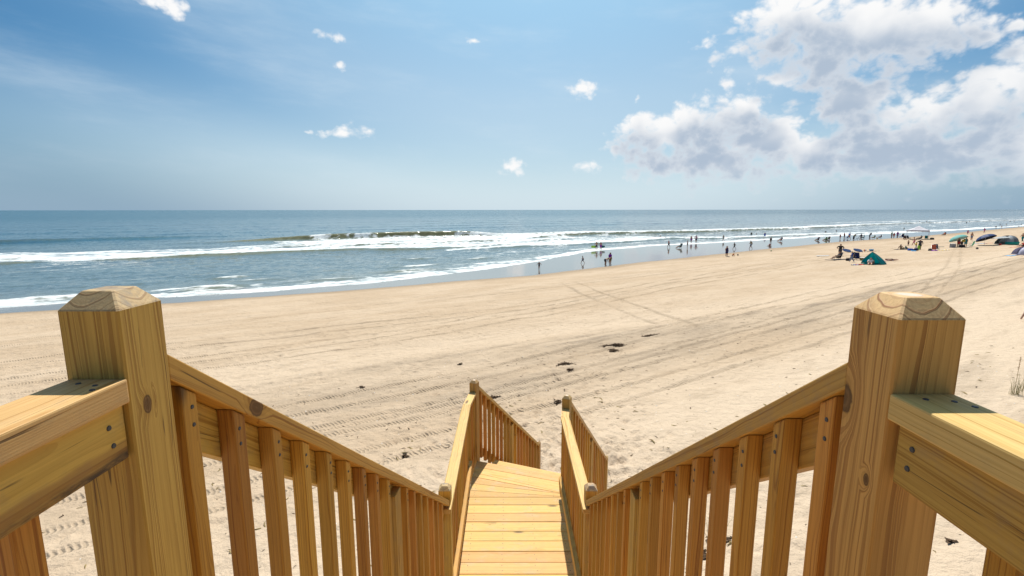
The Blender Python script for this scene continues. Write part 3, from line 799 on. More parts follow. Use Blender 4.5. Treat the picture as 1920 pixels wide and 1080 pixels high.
lvl_l = thing("railing", (PL.x, PL.y, DECK_T), "level handrail in the left corner, ending at the post with a grey weathered head", "railing", "platform railings")
lvl_r = thing("railing", (PR.x, PR.y, DECK_T), "level pine handrail in the right corner ending at the post with a big oval knot", "railing", "platform railings")
for root, P, sx, pm, em in ((lvl_l, PL, -1, CAPPED_L, W_END), (lvl_r, PR, 1, CAPPED_R, W_END2)):
    bpy.context.view_layer.update()
    post(root, P.x, P.y, PT, PT - 1.62, (-sx, 0, 0), [pm, em], w=0.094, ch=0.0225, chh=0.0265)
    inner = P.x - sx * 0.0485
    yb = P.y - 0.0478
    A = Vector((inner, yb, CAPZ)); B = Vector((inner, -1.75, CAPZ))
    cap, sb = rail_run(root, A, B, (-sx, 0, 0), True, 0, 0.95, start=0.135, board_mat=W_SIDE if sx < 0 else W_RAIL, gap=0.003 if sx < 0 else 0.011)
    cap.name = "cap_rail"
    # nails: board end into the post, and three set deep in the top of the cap
    L = (A - B).length
    for dx_, dy_ in ((0.028, 0.012), (0.032, -0.018)):
        nail(sb, -L / 2 + dx_, dy_ * (1 if sx < 0 else -1), 0.0185, s=1.0)
    for dx_, dy_ in ((0.030, 0.02), (0.022, -0.012), (0.048, 0.031)):
        nail(cap, -L / 2 + dx_, dy_, 0.0192, s=0.9)

# ---- stair railings down to the landing
SL_A, SL_B = Vector((-0.5985, 0.8175, HC - 0.245)), Vector((-0.4665, 3.335, HC - 2.135))
SR_A, SR_B = Vector((0.5385, 0.7535, HC - 0.240)), Vector((0.5480, 3.335, HC - 2.135))
str_l = thing("railing", (-0.6, 0.86, DECK_T - 0.2), "sloping pine stair railing on the left with a dark round knot in its cap", "railing", "stair railings")
str_r = thing("railing", (0.56, 0.80, DECK_T - 0.2), "sloping pine stair railing on the right above the dune grass", "railing", "stair railings")
bpy.context.view_layer.update()
rail_run(str_l, SL_A, SL_B, (1, 0, 0), False, 1, 0.93, nails=11, cap_mat=CAP_L, start=0.048, mid_at=[1.30])
rail_run(str_r, SR_A, SR_B, (-1, 0, 0), False, 1, 0.93, nails=11, cap_mat=W_RAIL, start=0.048, mid_at=[1.30])

# ---- stair flight: stringers and treads
def flight(root, start, hd, side, z0, z1, run, width, n):
    hd = Vector(hd).normalized(); sd = Vector(side).normalized()
    for k in range(1, n):
        c = Vector(start) + hd * (run * (k - 0.5) / (n - 1) * 1.0); c.z = z0 + (z1 - z0) * k / n
        for j in (0, 1):
            cc = c + hd * (-0.072 + j * 0.144)
            board("tread", root, cc - sd * width / 2 - UP * 0.019, cc + sd * width / 2 - UP * 0.019, 0.139, 0.038, UP, W_DECK)
    for s_ in (-1, 1):
        a = Vector(start) + sd * s_ * (width / 2 - 0.025); a.z = z0 - 0.26
        b = Vector(start) + hd * run + sd * s_ * (width / 2 - 0.025); b.z = z1 - 0.26
        board("stringer", root, a, b, 0.235, 0.038, sd, W_RAIL)
up_fl = thing("stair_flight", (0, 0.86, LAND_T), "upper flight of pine treads between the two sloping railings", "stairs")
bpy.context.view_layer.update()
flight(up_fl, (0.0, 0.88, 0), (0.02, 1, 0), (1, 0, 0), DECK_T, LAND_T, 2.44, 1.0, 10)

# ---- upper platform the camera stands on
plat = thing("platform", (0, -0.4, DECK_T), "upper pine platform at the head of the stairs", "deck")
bpy.context.view_layer.update()
for k in range(18):
    yy = 0.79 - 0.07 - k * 0.143
    board("plank", plat, (-0.72 if k else -0.59, yy, DECK_T - 0.019), (0.69 if k else 0.53, yy, DECK_T - 0.019), 0.139, 0.038, UP, W_DECK)
for xx in (-0.62, -0.02, 0.58):
    board("joist", plat, (xx, 0.70, DECK_T - 0.14), (xx, -1.8, DECK_T - 0.14), 0.19, 0.038, (1, 0, 0), W_RAIL)
for xx in (-0.60, 0.56):
    board("support_post", plat, (xx, -1.5, 2.2), (xx, -1.5, DECK_T - 0.24), 0.089, 0.089, (1, 0, 0), W_POST)

# ---- landing: straight planks, then wedge-cut planks turning to the right
land = thing("landing", (0, 4.4, LAND_T), "sunlit pine landing of cross planks with wedge cut boards turning right at its end", "deck")
bpy.context.view_layer.update()
def prism(name, root, quad, top, th, material, bev=0.002):
    """plank with a four-cornered outline; long edge along local X"""
    a, b, c, d = [Vector((*q, top - th / 2)) for q in quad]   # a-b near edge, d-c far edge
    ctr = (a + b + c + d) / 4
    x = ((b - a) + (c - d)).normalized(); y = UP.cross(x)
    M = Matrix((x, y, UP)).transposed().to_4x4(); M.translation = ctr
    Mi = M.inverted()
    bm = bmesh.new()
    lo = [bm.verts.new(Mi @ (q - UP * th / 2)) for q in (a, b, c, d)]; hi = [bm.verts.new(Mi @ (q + UP * th / 2)) for q in (a, b, c, d)]
    bm.faces.new(hi); bm.faces.new(lo[::-1])
    for i in range(4): bm.faces.new((lo[i], lo[(i + 1) % 4], hi[(i + 1) % 4], hi[i]))
    bmesh.ops.recalc_face_normals(bm, faces=bm.faces[:])
    bmesh.ops.bevel(bm, geom=bm.edges[:], offset=bev, segments=1, affect='EDGES')
    me = bpy.data.meshes.new("timber"); bm.to_mesh(me); bm.free()
    o = link(name, me, material)
    return under(o, root, root.matrix_world.inverted() @ M)

_dots = {}
def nail_dots(parent, pts, z):
    """the nail heads of one plank"""
    k = tuple(pts)
    if k not in _dots:
        bm = bmesh.new()
        for x, y in pts:
            bmesh.ops.create_cone(bm, cap_ends=True, segments=6, radius1=0.0042, radius2=0.0034, depth=0.0016, matrix=Matrix.Translation((x, y, z)))
        _dots[k] = bpy.data.meshes.new("nail_heads"); bm.to_mesh(_dots[k]); bm.free()
    o = link("nail_heads", _dots[k], NAIL)
    under(o, parent, Matrix.Identity(4)); o['kind'] = 'stuff'
rr = random.Random(4)
y = 4.8875; k = 0
XL, XR = -0.466, 0.560
while y > 3.35:
    y1 = y - 0.1425
    xl = XL + 0.002 * rr.uniform(-1, 1); xr = XR + rr.uniform(-0.004, 0.004) - 0.012 * max(0, (y - 4.4))
    p = prism("plank", land, [(xl, y1 + 0.0055), (xr, y1 + 0.0055), (xr, y - 0.0005), (xl, y - 0.0005)], LAND_T + rr.uniform(-0.0015, 0.0015), 0.036, W_DECK)
    w2 = (xr - xl) / 2
    nail_dots(p, ((-0.44, 0.03), (-0.44, -0.032), (-0.14, 0.03), (-0.135, -0.03), (0.155, 0.03), (0.17, -0.03), (0.45, 0.028), (0.455, -0.03)), 0.0185)
    y = y1; k += 1
FAN = [((-0.480, 4.888), (0.525, 4.888)), ((-0.480, 5.021), (0.525, 4.9035)), ((-0.475, 5.163), (0.525, 4.955)), ((-0.470, 5.305), (0.525, 4.970)),
       ((-0.462, 5.398), (0.525, 4.990)), ((-0.452, 5.530), (0.535, 5.190)), ((-0.440, 5.672), (0.548, 5.322))]
for (l0, r0), (l1, r1) in zip(FAN[:-1], FAN[1:]):
    p = prism("plank", land, [(l0[0], l0[1] + 0.0025), (r0[0], r0[1] + 0.0022), (r1[0], r1[1] - 0.0015), (l1[0], l1[1] - 0.0025)], LAND_T + rr.uniform(-0.001, 0.001), 0.036, W_DECK, 0.0012)
    nail_dots(p, ((-0.44, 0.03), (-0.44, -0.02), (-0.12, 0.022), (0.16, 0.014), (0.43, 0.006)), 0.0185)
board("rim_board", land, (-0.4835, 3.34, LAND_T - 0.055), (-0.4945, 4.93, LAND_T - 0.055), 0.165, 0.030, (1, 0, 0), W_CAP)
board("rim_board", land, (0.515, 3.35, LAND_T - 0.15), (0.50, 5.25, LAND_T - 0.15), 0.185, 0.036, (1, 0, 0), W_RAIL)
board("rim_board", land, (-0.43, 5.63, LAND_T - 0.135), (0.52, 5.29, LAND_T - 0.135), 0.185, 0.036, (0.34, 0.94, 0), W_RAIL)
for xx in (-0.15, 0.17):
    board("joist", land, (xx, 3.38, LAND_T - 0.14), (xx, 5.30, LAND_T - 0.14), 0.185, 0.038, (1, 0, 0), W_RAIL)
for (xx, yy) in ((-0.42, 4.45), (0.42, 4.45)):
    board("support_post", land, (xx, yy, LAND_T - 2.3), (xx, yy, LAND_T - 0.24), 0.089, 0.089, (1, 0, 0), W_POST)

# ---- landing railings
PTOP = HC - 2.045
LCAP = HC - 2.185
D2 = Vector((0.375, 0.927, 0)).normalized()
L1, R1 = Vector((-0.508, 3.40, 0)), Vector((0.594, 3.40, 0))
L2, R2 = Vector((-0.462, 5.690, 0)), Vector((0.612, 5.190, 0))
lan_l = thing("railing", (L1.x, L1.y, LAND_T), "level pine railing along the left edge of the landing with knots in its sunlit cap", "railing", "landing railings")
lan_r = thing("railing", (R1.x, R1.y, LAND_T), "level pine railing along the right edge of the landing above a dark gap", "railing", "landing railings")
bpy.context.view_layer.update()
for root, P1, P2, ix, far_ix, ybend, inw in ((lan_l, L1, L2, -0.453, -0.472, 5.27, (1, 0, 0)), (lan_r, R1, R2, 0.523, 0.519, 4.93, (-1, 0, 0))):
    post(root, P1.x, P1.y, PTOP, LAND_T - 1.9, inw, [W_POST, W_END])
    A = Vector((ix, 3.30, LCAP)); B = Vector((far_ix, ybend, LCAP))
    rail_run(root, A, B, inw, None, 0, 0.87, start=0.22, spacing=0.135, bottom=False)
    sx = 1 if inw[0] > 0 else -1
    oo = Vector((-sx, 0, 0))
    a = A + oo * 0.008; b = B + oo * 0.008
    a.z = b.z = LAND_T + 0.175; a.y = 3.45
    board("bottom_rail", root, a, b, 0.089, 0.036, (sx, 0, 0), W_RAIL)
    # short cap that turns towards the next post
    e = Vector((P2.x, P2.y, LCAP)) - D2 * 0.045
    m = (B - A).normalized()
    s_in = B + oo * 0.0445
    cdir = (e - s_in); cdir.z = 0; cdir.normalize()
    board("cap_rail", root, Vector((s_in.x, s_in.y, LCAP - 0.0205)), Vector((e.x, e.y, LCAP - 0.0205)), 0.086, 0.037, UP, W_CAP, m0=0.18)
    board("side_board", root, Vector((s_in.x, s_in.y, LCAP - 0.085)) + oo * 0.015, Vector((e.x, e.y, LCAP - 0.085)) + oo * 0.015, 0.089, 0.036, cdir.cross(UP), W_RAIL)
    board("bottom_rail", root, Vector((s_in.x, s_in.y, LAND_T + 0.155)) + oo * 0.015, Vector((e.x, e.y, LAND_T + 0.155)) + oo * 0.015, 0.089, 0.036, cdir.cross(UP), W_RAIL)
    Lc = (Vector((e.x, e.y, 0)) - Vector((s_in.x, s_in.y, 0))).length
    for q in np.arange(0.07, Lc - 0.03, 0.13):
        c = Vector((s_in.x, s_in.y, 0)) + cdir * q - oo * 0.012
        board("baluster", root, (c.x, c.y, LAND_T + 0.02), (c.x, c.y, LCAP - 0.042), 0.038, 0.038, inw, W_BAL, bev=0.004)

# ---- lower flight and its railings
LF_L, LF_R = 2.40, 2.40
DROP = 1.905
ND = Vector((D2.y, -D2.x, 0))        # to the right of the lower flight
low_l = thing("railing", (L2.x, L2.y, LAND_T), "sloping pine railing left of the lower flight with closely set balusters above the sand", "railing", "lower stair railings")
low_r = thing("railing", (R2.x, R2.y, LAND_T), "sloping pine railing right of the lower flight with a board under its cap", "railing", "lower stair railings")
bpy.context.view_layer.update()
for root, P, inw, inside in ((low_l, L2, ND, False), (low_r, R2, -ND, True)):
    E_ = P + D2 * LF_L
    post(root, P.x, P.y, PTOP, LAND_T - 1.6, inw, [W_POST, W_END2])
    post(root, E_.x, E_.y, PTOP - DROP, LAND_T - DROP - 0.9, inw, [W_POST, W_END2])
    a = P + D2 * 0.046 + Vector(inw) * 0.044; b = E_ - D2 * 0.046 + Vector(inw) * 0.044
    sl = DROP / LF_L
    a = Vector((a.x, a.y, PTOP - 0.085)); b = Vector((b.x, b.y, PTOP - 0.085 - DROP + 0.092 * sl))
    rail_run(root, a, b, inw, inside, 1, 0.92, start=0.075, spacing=0.132, mid_at=[1.12])
lowf = thing("stair_flight", (0.08, 5.5, LAND_T - 1.9), "lower flight of pine treads from the landing down to the sand", "stairs")
bpy.context.view_layer.update()
cs = (L2 + R2) / 2 + D2 * 0.16
flight(lowf, (cs.x, cs.y, 0), D2, ND, LAND_T, LAND_T - 1.9, 2.3, 0.98, 11)
# ------------------------------------------------------------------ people
def skin_mesh(pts, edges, root=0, sub=1):
    me = bpy.data.meshes.new("tmp")
    me.from_pydata([p[0] for p in pts], edges, [])
    o = bpy.data.objects.new("tmp", me); COL.objects.link(o)
    md = o.modifiers.new("skin", 'SKIN'); md.use_smooth_shade = True; md.branch_smoothing = 0.3
    sv = me.skin_vertices[0].data
    for i, p in enumerate(pts):
        r = p[1]
        r = tuple(q * 1.24 for q in r) if isinstance(r, tuple) else r * 1.24
        sv[i].radius = (r, r) if not isinstance(r, tuple) else r
        sv[i].use_root = (i == root)
    if sub:
        sm = o.modifiers.new("sub", 'SUBSURF'); sm.levels = sub
    dg = bpy.context.evaluated_depsgraph_get()
    out = bpy.data.meshes.new_from_object(o.evaluated_get(dg))
    bpy.data.objects.remove(o); bpy.data.meshes.remove(me)
    return out

def skeleton(pose):
    """joints of a 1.7 m figure facing +Y, feet on z = 0"""
    J = dict(pel=(0, 0, .93), wai=(0, 0, 1.08), che=(0, .0, 1.28), nek=(0, 0, 1.43), hb=(0, .015, 1.53), hm=(0, .025, 1.60), ht=(0, .015, 1.665),
             sL=(-.17, 0, 1.38), eL=(-.225, -.03, 1.12), wL=(-.235, .04, .89), fL=(-.235, .07, .80), sR=(.17, 0, 1.38), eR=(.225, -.03, 1.12), wR=(.235, .04, .89), fR=(.235, .07, .80),
             hL=(-.085, 0, .88), kL=(-.105, .02, .49), aL=(-.11, -.02, .08), tL=(-.125, .12, .03), hR=(.085, 0, .88), kR=(.105, .02, .49), aR=(.11, -.02, .08), tR=(.125, .12, .03))
    def mv(d, *keys):
        for k in keys: J[k] = tuple(a + b for a, b in zip(J[k], d))
    up = ('wai', 'che', 'nek', 'hb', 'hm', 'ht', 'sL', 'eL', 'wL', 'fL', 'sR', 'eR', 'wR', 'fR')
    def pitch(ang, keys, about):
        c, s = math.cos(R(ang)), math.sin(R(ang))
        oy, oz = about
        for k in keys:
            x, y, z = J[k]; y -= oy; z -= oz
            J[k] = (x, oy + y * c + z * s, oz - y * s + z * c)
    if pose == 'arms_out':
        J.update(eL=(-.36, -.02, 1.18), wL=(-.47, .02, .98), fL=(-.50, .04, .92), eR=(.36, -.02, 1.18), wR=(.47, .02, .98), fR=(.50, .04, .92))
    elif pose == 'hips':
        J.update(eL=(-.40, -.06, 1.16), wL=(-.22, .05, .99), fL=(-.15, .09, .97), eR=(.40, -.06, 1.16), wR=(.22, .05, .99), fR=(.15, .09, .97))
    elif pose in ('walk', 'run'):
        q = 1.0 if pose == 'walk' else 1.35
        J.update(kL=(-.09, .17 * q, .52), aL=(-.09, .24 * q, .11), tL=(-.10, .37 * q, .06), kR=(.09, -.03, .49), aR=(.09, -.27 * q, .15), tR=(.10, -.20 * q, .05),
                 eL=(-.24, -.15 * q, 1.14), wL=(-.22, -.16 * q, .92), fL=(-.22, -.14 * q, .83), eR=(.24, .10 * q, 1.14), wR=(.21, .26 * q, 1.0), fR=(.20, .33 * q, .96))
        pitch(6 * q, up, (0, .93))
    elif pose == 'hold':            # one arm reaching out sideways, the other bent in front
        J.update(eR=(.33, .06, 1.20), wR=(.42, .18, 1.04), fR=(.46, .24, 1.0), eL=(-.28, -.02, 1.13), wL=(-.33, .08, .93), fL=(-.33, .10, .85))
    elif pose == 'bend':
        pitch(78, up, (0, .93))
        J.update(eL=(-.2, .40, .72), wL=(-.16, .44, .52), fL=(-.14, .46, .44), eR=(.2, .40, .72), wR=(.16, .44, .52), fR=(.14, .46, .44), pel=(0, -.08, .93), hL=(-.085, -.06, .88), hR=(.085, -.06, .88))
    elif pose == 'stoop':
        pitch(38, up, (0, .93))
        J.update(wL=(-.17, .52, .92), fL=(-.15, .58, .88), wR=(.17, .52, .92), fR=(.15, .58, .88), eL=(-.21, .30, .98), eR=(.21, .30, .98))
    elif pose == 'sit':             # on the ground, legs stretched forward
        mv((0, 0, -.80), *J.keys())
        J.update(hL=(-.09, .03, .11), kL=(-.13, .42, .26), aL=(-.14, .78, .07), tL=(-.15, .84, .16), hR=(.09, .03, .11), kR=(.13, .44, .22), aR=(.14, .82, .07), tR=(.15, .87, .16),
                 eL=(-.27, -.12, .36), wL=(-.28, -.22, .12), fL=(-.28, -.22, .04), eR=(.25, .12, .38), wR=(.18, .32, .30), fR=(.16, .39, .28))
        pitch(-10, ('wai', 'che', 'nek', 'hb', 'hm', 'ht', 'sL', 'sR'), (0, .12))
    elif pose == 'chair':           # in a low beach chair
        mv((0, -.05, -.62), *J.keys())
        J.update(hL=(-.09, .0, .27), kL=(-.12, .42, .36), aL=(-.12, .72, .08), tL=(-.13, .82, .10), hR=(.09, .0, .27), kR=(.12, .42, .36), aR=(.12, .74, .08), tR=(.13, .84, .10))
        pitch(-22, ('wai', 'che', 'nek', 'sL', 'sR'), (0, .30)); pitch(-14, ('hb', 'hm', 'ht'), (0, .30))
        J.update(eL=(-.27, -.08, .50), wL=(-.27, .16, .48), fL=(-.26, .24, .48), eR=(.27, -.08, .50), wR=(.27, .16, .48), fR=(.26, .24, .48))
    elif pose == 'crouch':
        mv((0, -.10, -.62), *up, 'pel', 'hL', 'hR')
        pitch(35, up, (-.10, .31))
        J.update(kL=(-.15, .25, .46), kR=(.15, .25, .46), aL=(-.12, .0, .08), aR=(.12, .0, .08), tL=(-.14, .13, .03), tR=(.14, .13, .03),
                 eL=(-.2, .36, .42), wL=(-.13, .45, .20), fL=(-.12, .48, .10), eR=(.2, .36, .42), wR=(.13, .45, .20), fR=(.12, .48, .10))
    elif pose == 'lie':
        for k in J:
            x, y_, z = J[k]; J[k] = (x, .9 - z, .12 + y_ * .6)
        J.update(fL=(-.30, .05, .05), wL=(-.28, 0.0, .06), fR=(.30, .05, .05), wR=(.28, 0, .06))
    return J

RAD = dict(pel=(.135, .10), wai=(.115, .085), che=(.145, .10), nek=.058, hb=.062, hm=.088, ht=.066, s=.056, e=.043, w=.031, f=.036, h=.088, k=.058, a=.038, t=.036)
BODY = ['pel', 'wai', 'che', 'nek', 'hb', 'hm', 'ht', 'sL', 'eL', 'wL', 'fL', 'sR', 'eR', 'wR', 'fR', 'hL', 'kL', 'aL', 'tL', 'hR', 'kR', 'aR', 'tR']
BEDGE = [('pel', 'wai'), ('wai', 'che'), ('che', 'nek'), ('nek', 'hb'), ('hb', 'hm'), ('hm', 'ht'), ('che', 'sL'), ('sL', 'eL'), ('eL', 'wL'), ('wL', 'fL'), ('che', 'sR'), ('sR', 'eR'), ('eR', 'wR'), ('wR', 'fR'),
         ('pel', 'hL'), ('hL', 'kL'), ('kL', 'aL'), ('aL', 'tL'), ('pel', 'hR'), ('hR', 'kR'), ('kR', 'aR'), ('aR', 'tR')]
def rad(k): return RAD[k] if k in RAD else RAD[k[0]]
def grow(r, g): return tuple(x + g for x in r) if isinstance(r, tuple) else r + g
def mid(a, b, k=.5): return tuple(x + (y_ - x) * k for x, y_ in zip(a, b))
_FIG = {}
_BONES = {}
def body_of(pose, kid):
    key = (pose, 'body', kid)
    if key not in _FIG:
        J = skeleton(pose); hk = 1.28 if kid else 1.08
        pts = [(J[k], rad(k) * hk if k in ('hb', 'hm', 'ht') else rad(k)) for k in BODY]
        me = skin_mesh(pts, [(BODY.index(p), BODY.index(q)) for p, q in BEDGE], sub=2)
        for p in me.polygons: p.use_smooth = True
        _FIG[key] = me
        # nearest bone of every vertex
        V = np.empty(len(me.vertices) * 3); me.vertices.foreach_get('co', V); V = V.reshape(-1, 3)
        best = np.full(len(V), 1e9); bone = np.zeros(len(V), int); par = np.zeros(len(V))
        for i, (p, q) in enumerate(BEDGE):
            A = np.array(J[p]); D = np.array(J[q]) - A
            t = np.clip(((V - A) @ D) / (D @ D), 0, 1); d = np.linalg.norm(V - A - t[:, None] * D, axis=1)
            r0, r1 = rad(p), rad(q); r0 = max(r0) if isinstance(r0, tuple) else r0; r1 = max(r1) if isinstance(r1, tuple) else r1
            d = d / (r0 + (r1 - r0) * t)
            m_ = d < best; best[m_] = d[m_]; bone[m_] = i; par[m_] = t[m_]
        _BONES[(pose, kid)] = (V, bone, par, J)
    return _FIG[key]
def fig(pose, part, kid=False):
    """body, or a garment grown from the body's own surface"""
    key = (pose, part, kid)
    if key in _FIG: return _FIG[key]
    me = body_of(pose, kid)
    if part == 'body': return me
    V, bone, par, J = _BONES[(pose, kid)]
    B = {e: i for i, e in enumerate(BEDGE)}
    sel = np.zeros(len(V), bool)
    def take(p, q, lo=0.0, hi=1.0):
        sel[(bone == B[(p, q)]) & (par >= lo) & (par <= hi)] = True
    off = 0.016
    if part in ('shirt', 'tank', 'swim_top', 'dress'):
        if part != 'swim_top': take('pel', 'wai', .0)
        take('wai', 'che', .55 if part == 'swim_top' else 0); take('che', 'nek', 0, .45)
        for s_ in 'LR':
            take('che', 's' + s_, 0, 1 if part == 'shirt' else .55)
            if part == 'shirt': take('s' + s_, 'e' + s_, 0, .72)
        off = 0.022
    if part in ('shorts', 'briefs', 'trousers', 'dress'):
        take('pel', 'wai', 0, .45)
        for s_ in 'LR':
            take('pel', 'h' + s_); take('h' + s_, 'k' + s_, 0, dict(shorts=.75, briefs=.22, trousers=1, dress=.55)[part])
            if part == 'trousers': take('k' + s_, 'a' + s_, 0, .9)
        off = 0.018 if part == 'briefs' else 0.026
    if part in ('hair', 'long_hair', 'cap'):
        hm, ht, hb = Vector(J['hm']), Vector(J['ht']), Vector(J['hb'])
        axis = (ht - hb).normalized(); back = axis.cross(Vector((1, 0, 0)))
        if back.y > 0 and pose != 'lie': back = -back
        W_ = (V - np.array(hm))
        head = np.isin(bone, [B[('nek', 'hb')], B[('hb', 'hm')], B[('hm', 'ht')]])
        score = W_ @ np.array(axis) + W_ @ np.array(back) * (0.0 if part == 'cap' else 1.15)
        sel |= head & (score > (0.018 if part == 'cap' else 0.004))
        if part == 'long_hair': sel |= (np.isin(bone, [B[('che', 'nek')], B[('nek', 'hb')]])) & ((W_ @ np.array(back)) > 0.01) & ((W_ @ np.array(axis)) > -.24)
        off = 0.020
    Nn = np.empty(len(V) * 3); me.vertices.foreach_get('normal', Nn); Nn = Nn.reshape(-1, 3)
    P = V + Nn * off
    idx = -np.ones(len(V), int); vs = []; fs_ = []
    for p in me.polygons:
        vi = list(p.vertices)
        if sum(sel[i] for i in vi) * 2 > len(vi):
            for i in vi:
                if idx[i] < 0: idx[i] = len(vs); vs.append(tuple(P[i]))
            fs_.append([int(idx[i]) for i in vi])
    if part == 'dress':          # the skirt hangs as one flared tube
        hp = np.array(mid(J['hL'], J['hR'])); w0 = np.array(J['wai']); n = 14; base = len(vs)
        for (z, r_) in ((0.08, .155), (-.10, .19), (-.24, .205), (-.36, .215)):
            for k in range(n):
                a_ = k / n * math.tau; vs.append((hp[0] + r_ * math.cos(a_), hp[1] + r_ * .82 * math.sin(a_), hp[2] + z))
        for q_ in range(3):
            for k in range(n): fs_.append([base + q_ * n + k, base + q_ * n + (k + 1) % n, base + (q_ + 1) * n + (k + 1) % n, base + (q_ + 1) * n + k])
    if part == 'cap':            # brim
        f_ = -back; c_ = hm + axis * .035; base = len(vs); sx = Vector((1, 0, 0))
        for k in range(7):
            a_ = math.pi * k / 6; vs.append(tuple(c_ + sx * .085 * math.cos(a_) + f_ * (.075 + .10 * math.sin(a_)))); vs.append(tuple(c_ + sx * .08 * math.cos(a_) + f_ * .06 + axis * .012))
        for k in range(6): fs_.append([base + 2 * k, base + 2 * k + 2, base + 2 * k + 3, base + 2 * k + 1])
    g = bpy.data.meshes.new(part); g.from_pydata(vs, [], fs_); g.update()
    for p in g.polygons: p.use_smooth = True
    _FIG[key] = g
    return g

SKINS = [plain("skin_tan", (0.40, 0.225, 0.145), 0.6), plain("skin_fair", (0.52, 0.32, 0.23), 0.6), plain("skin_brown", (0.25, 0.13, 0.08), 0.6)]
HAIRC = dict(dark=plain("hair_dark", (0.03, 0.022, 0.018), 0.5), brown=plain("hair_brown", (0.10, 0.06, 0.035), 0.5), blond=plain("hair_blond", (0.38, 0.26, 0.12), 0.5),
             white=plain("cap_white", (0.75, 0.75, 0.72), 0.7), black=plain("cap_black", (0.03, 0.03, 0.035), 0.7))
CL = dict(black=(0.025, 0.025, 0.03), charcoal=(0.07, 0.07, 0.08), navy=(0.02, 0.03, 0.10), blue=(0.03, 0.10, 0.42), teal=(0.02, 0.22, 0.23), purple=(0.24, 0.02, 0.36), red=(0.50, 0.04, 0.03),
          coral=(0.62, 0.16, 0.08), orange=(0.75, 0.22, 0.03), yellow=(0.75, 0.50, 0.05), lime=(0.30, 0.62, 0.05), white=(0.78, 0.78, 0.76), grey=(0.30, 0.31, 0.33), pink=(0.62, 0.17, 0.28), green=(0.03, 0.20, 0.08),
          olive=(0.16, 0.15, 0.06), sky=(0.16, 0.42, 0.70), denim=(0.16, 0.22, 0.34), magenta=(0.42, 0.06, 0.28), khaki=(0.40, 0.32, 0.18))
def cloth(c): return plain("cloth_" + c, CL[c], 0.85, 0.15)

def person(label, x, y, face, h, pose='stand', skin=0, top=None, bottom=('shorts', 'navy'), hair=('hair', 'dark'), sink=None, kid=None, group=None, z=None):
    kid = h < 1.30 if kid is None else kid
    z0 = (0.0 - sink) if sink is not None else (sand_z(x, y) if z is None else z)
    if sink is None and z is None and pose in ('stand', 'walk', 'hips', 'run', 'arms_out', 'hold', 'bend', 'stoop'): z0 -= 0.01
    o = link("person", fig(pose, 'body', kid), SKINS[skin])
    o.matrix_world = Matrix.Translation((x, y, z0)) @ Matrix.Rotation(R(-face), 4, 'Z') @ Matrix.Diagonal((h / 1.7 * 1.14, h / 1.7 * 1.08, h / 1.7, 1))
    tag(o, label, "person", group)
    for pt in (top, bottom):
        if pt: under(link(pt[0], fig(pose, pt[0]), cloth(pt[1])), o, Matrix.Identity(4))
    if hair: under(link(hair[0], fig(pose, hair[0], kid), HAIRC[hair[1]]), o, Matrix.Identity(4))
    return o

# ------------------------------------------------------------------ beach gear
def tube_bm(bm, pts, r, n=6, closed=False):
    pts = [Vector(p) for p in pts]
    rings = []
    for i, p in enumerate(pts):
        d = (pts[min(i + 1, len(pts) - 1)] - pts[max(i - 1, 0)]).normalized()
        a = d.orthogonal().normalized() if i == 0 else (rings_a - d * rings_a.dot(d)).normalized()
        rings_a = a; b = d.cross(a)
        rings.append([bm.verts.new(p + (a * math.cos(k / n * math.tau) + b * math.sin(k / n * math.tau)) * r) for k in range(n)])
    for u, v in zip(rings[:-1], rings[1:]):
        for k in range(n): bm.faces.new((u[k], u[(k + 1) % n], v[(k + 1) % n], v[k]))
    bm.faces.new(rings[0][::-1]); bm.faces.new(rings[-1])
def finish(bm, name, smooth=False):
    bmesh.ops.recalc_face_normals(bm, faces=bm.faces[:])
    me = bpy.data.meshes.new(name); bm.to_mesh(me); bm.free()
    if smooth:
        for p in me.polygons: p.use_smooth = True
    return me
def sheet_bm(bm, fn, nu, nv, th):
    """a curved sheet with real thickness; fn(u,v) -> point"""
    P = [[Vector(fn(i / nu, j / nv)) for j in range(nv + 1)] for i in range(nu + 1)]
    Nn = [[None] * (nv + 1) for _ in range(nu + 1)]
    for i in range(nu + 1):
        for j in range(nv + 1):
            du = P[min(i + 1, nu)][j] - P[max(i - 1, 0)][j]; dv = P[i][min(j + 1, nv)] - P[i][max(j - 1, 0)]
            n = du.cross(dv); Nn[i][j] = n.normalized() if n.length > 1e-9 else Vector((0, 0, 1))
    A = [[bm.verts.new(P[i][j] + Nn[i][j] * th / 2) for j in range(nv + 1)] for i in range(nu + 1)]
    B = [[bm.verts.new(P[i][j] - Nn[i][j] * th / 2) for j in range(nv + 1)] for i in range(nu + 1)]
    for i in range(nu):
        for j in range(nv):
            bm.faces.new((A[i][j], A[i + 1][j], A[i + 1][j + 1], A[i][j + 1])); bm.faces.new((B[i][j], B[i][j + 1], B[i + 1][j + 1], B[i + 1][j]))
    for i in range(nu):
        bm.faces.new((A[i][0], B[i][0], B[i + 1][0], A[i + 1][0])); bm.faces.new((A[i][nv], A[i + 1][nv], B[i + 1][nv], B[i][nv]))
    for j in range(nv):
        bm.faces.new((A[0][j], A[0][j + 1], B[0][j + 1], B[0][j])); bm.faces.new((A[nu][j], B[nu][j], B[nu][j + 1], A[nu][j + 1]))
def part(name, root, me, m, local=None):
    return under(link(name, me, m), root, local or Matrix.Identity(4))
def rounded(bm, sx, sy, sz, bev, M=None):
    r = bmesh.ops.create_cube(bm, size=1, matrix=Matrix.Diagonal((sx, sy, sz, 1)))
    es = {e for v in r['verts'] for e in v.link_edges}
    r2 = bmesh.ops.bevel(bm, geom=list(es), offset=bev, segments=2, profile=0.5, affect='EDGES')
    vs = {v for f in r2['faces'] for v in f.verts} | {v for v in r['verts'] if v.is_valid}
    if M: bmesh.ops.transform(bm, matrix=M, verts=list(vs))

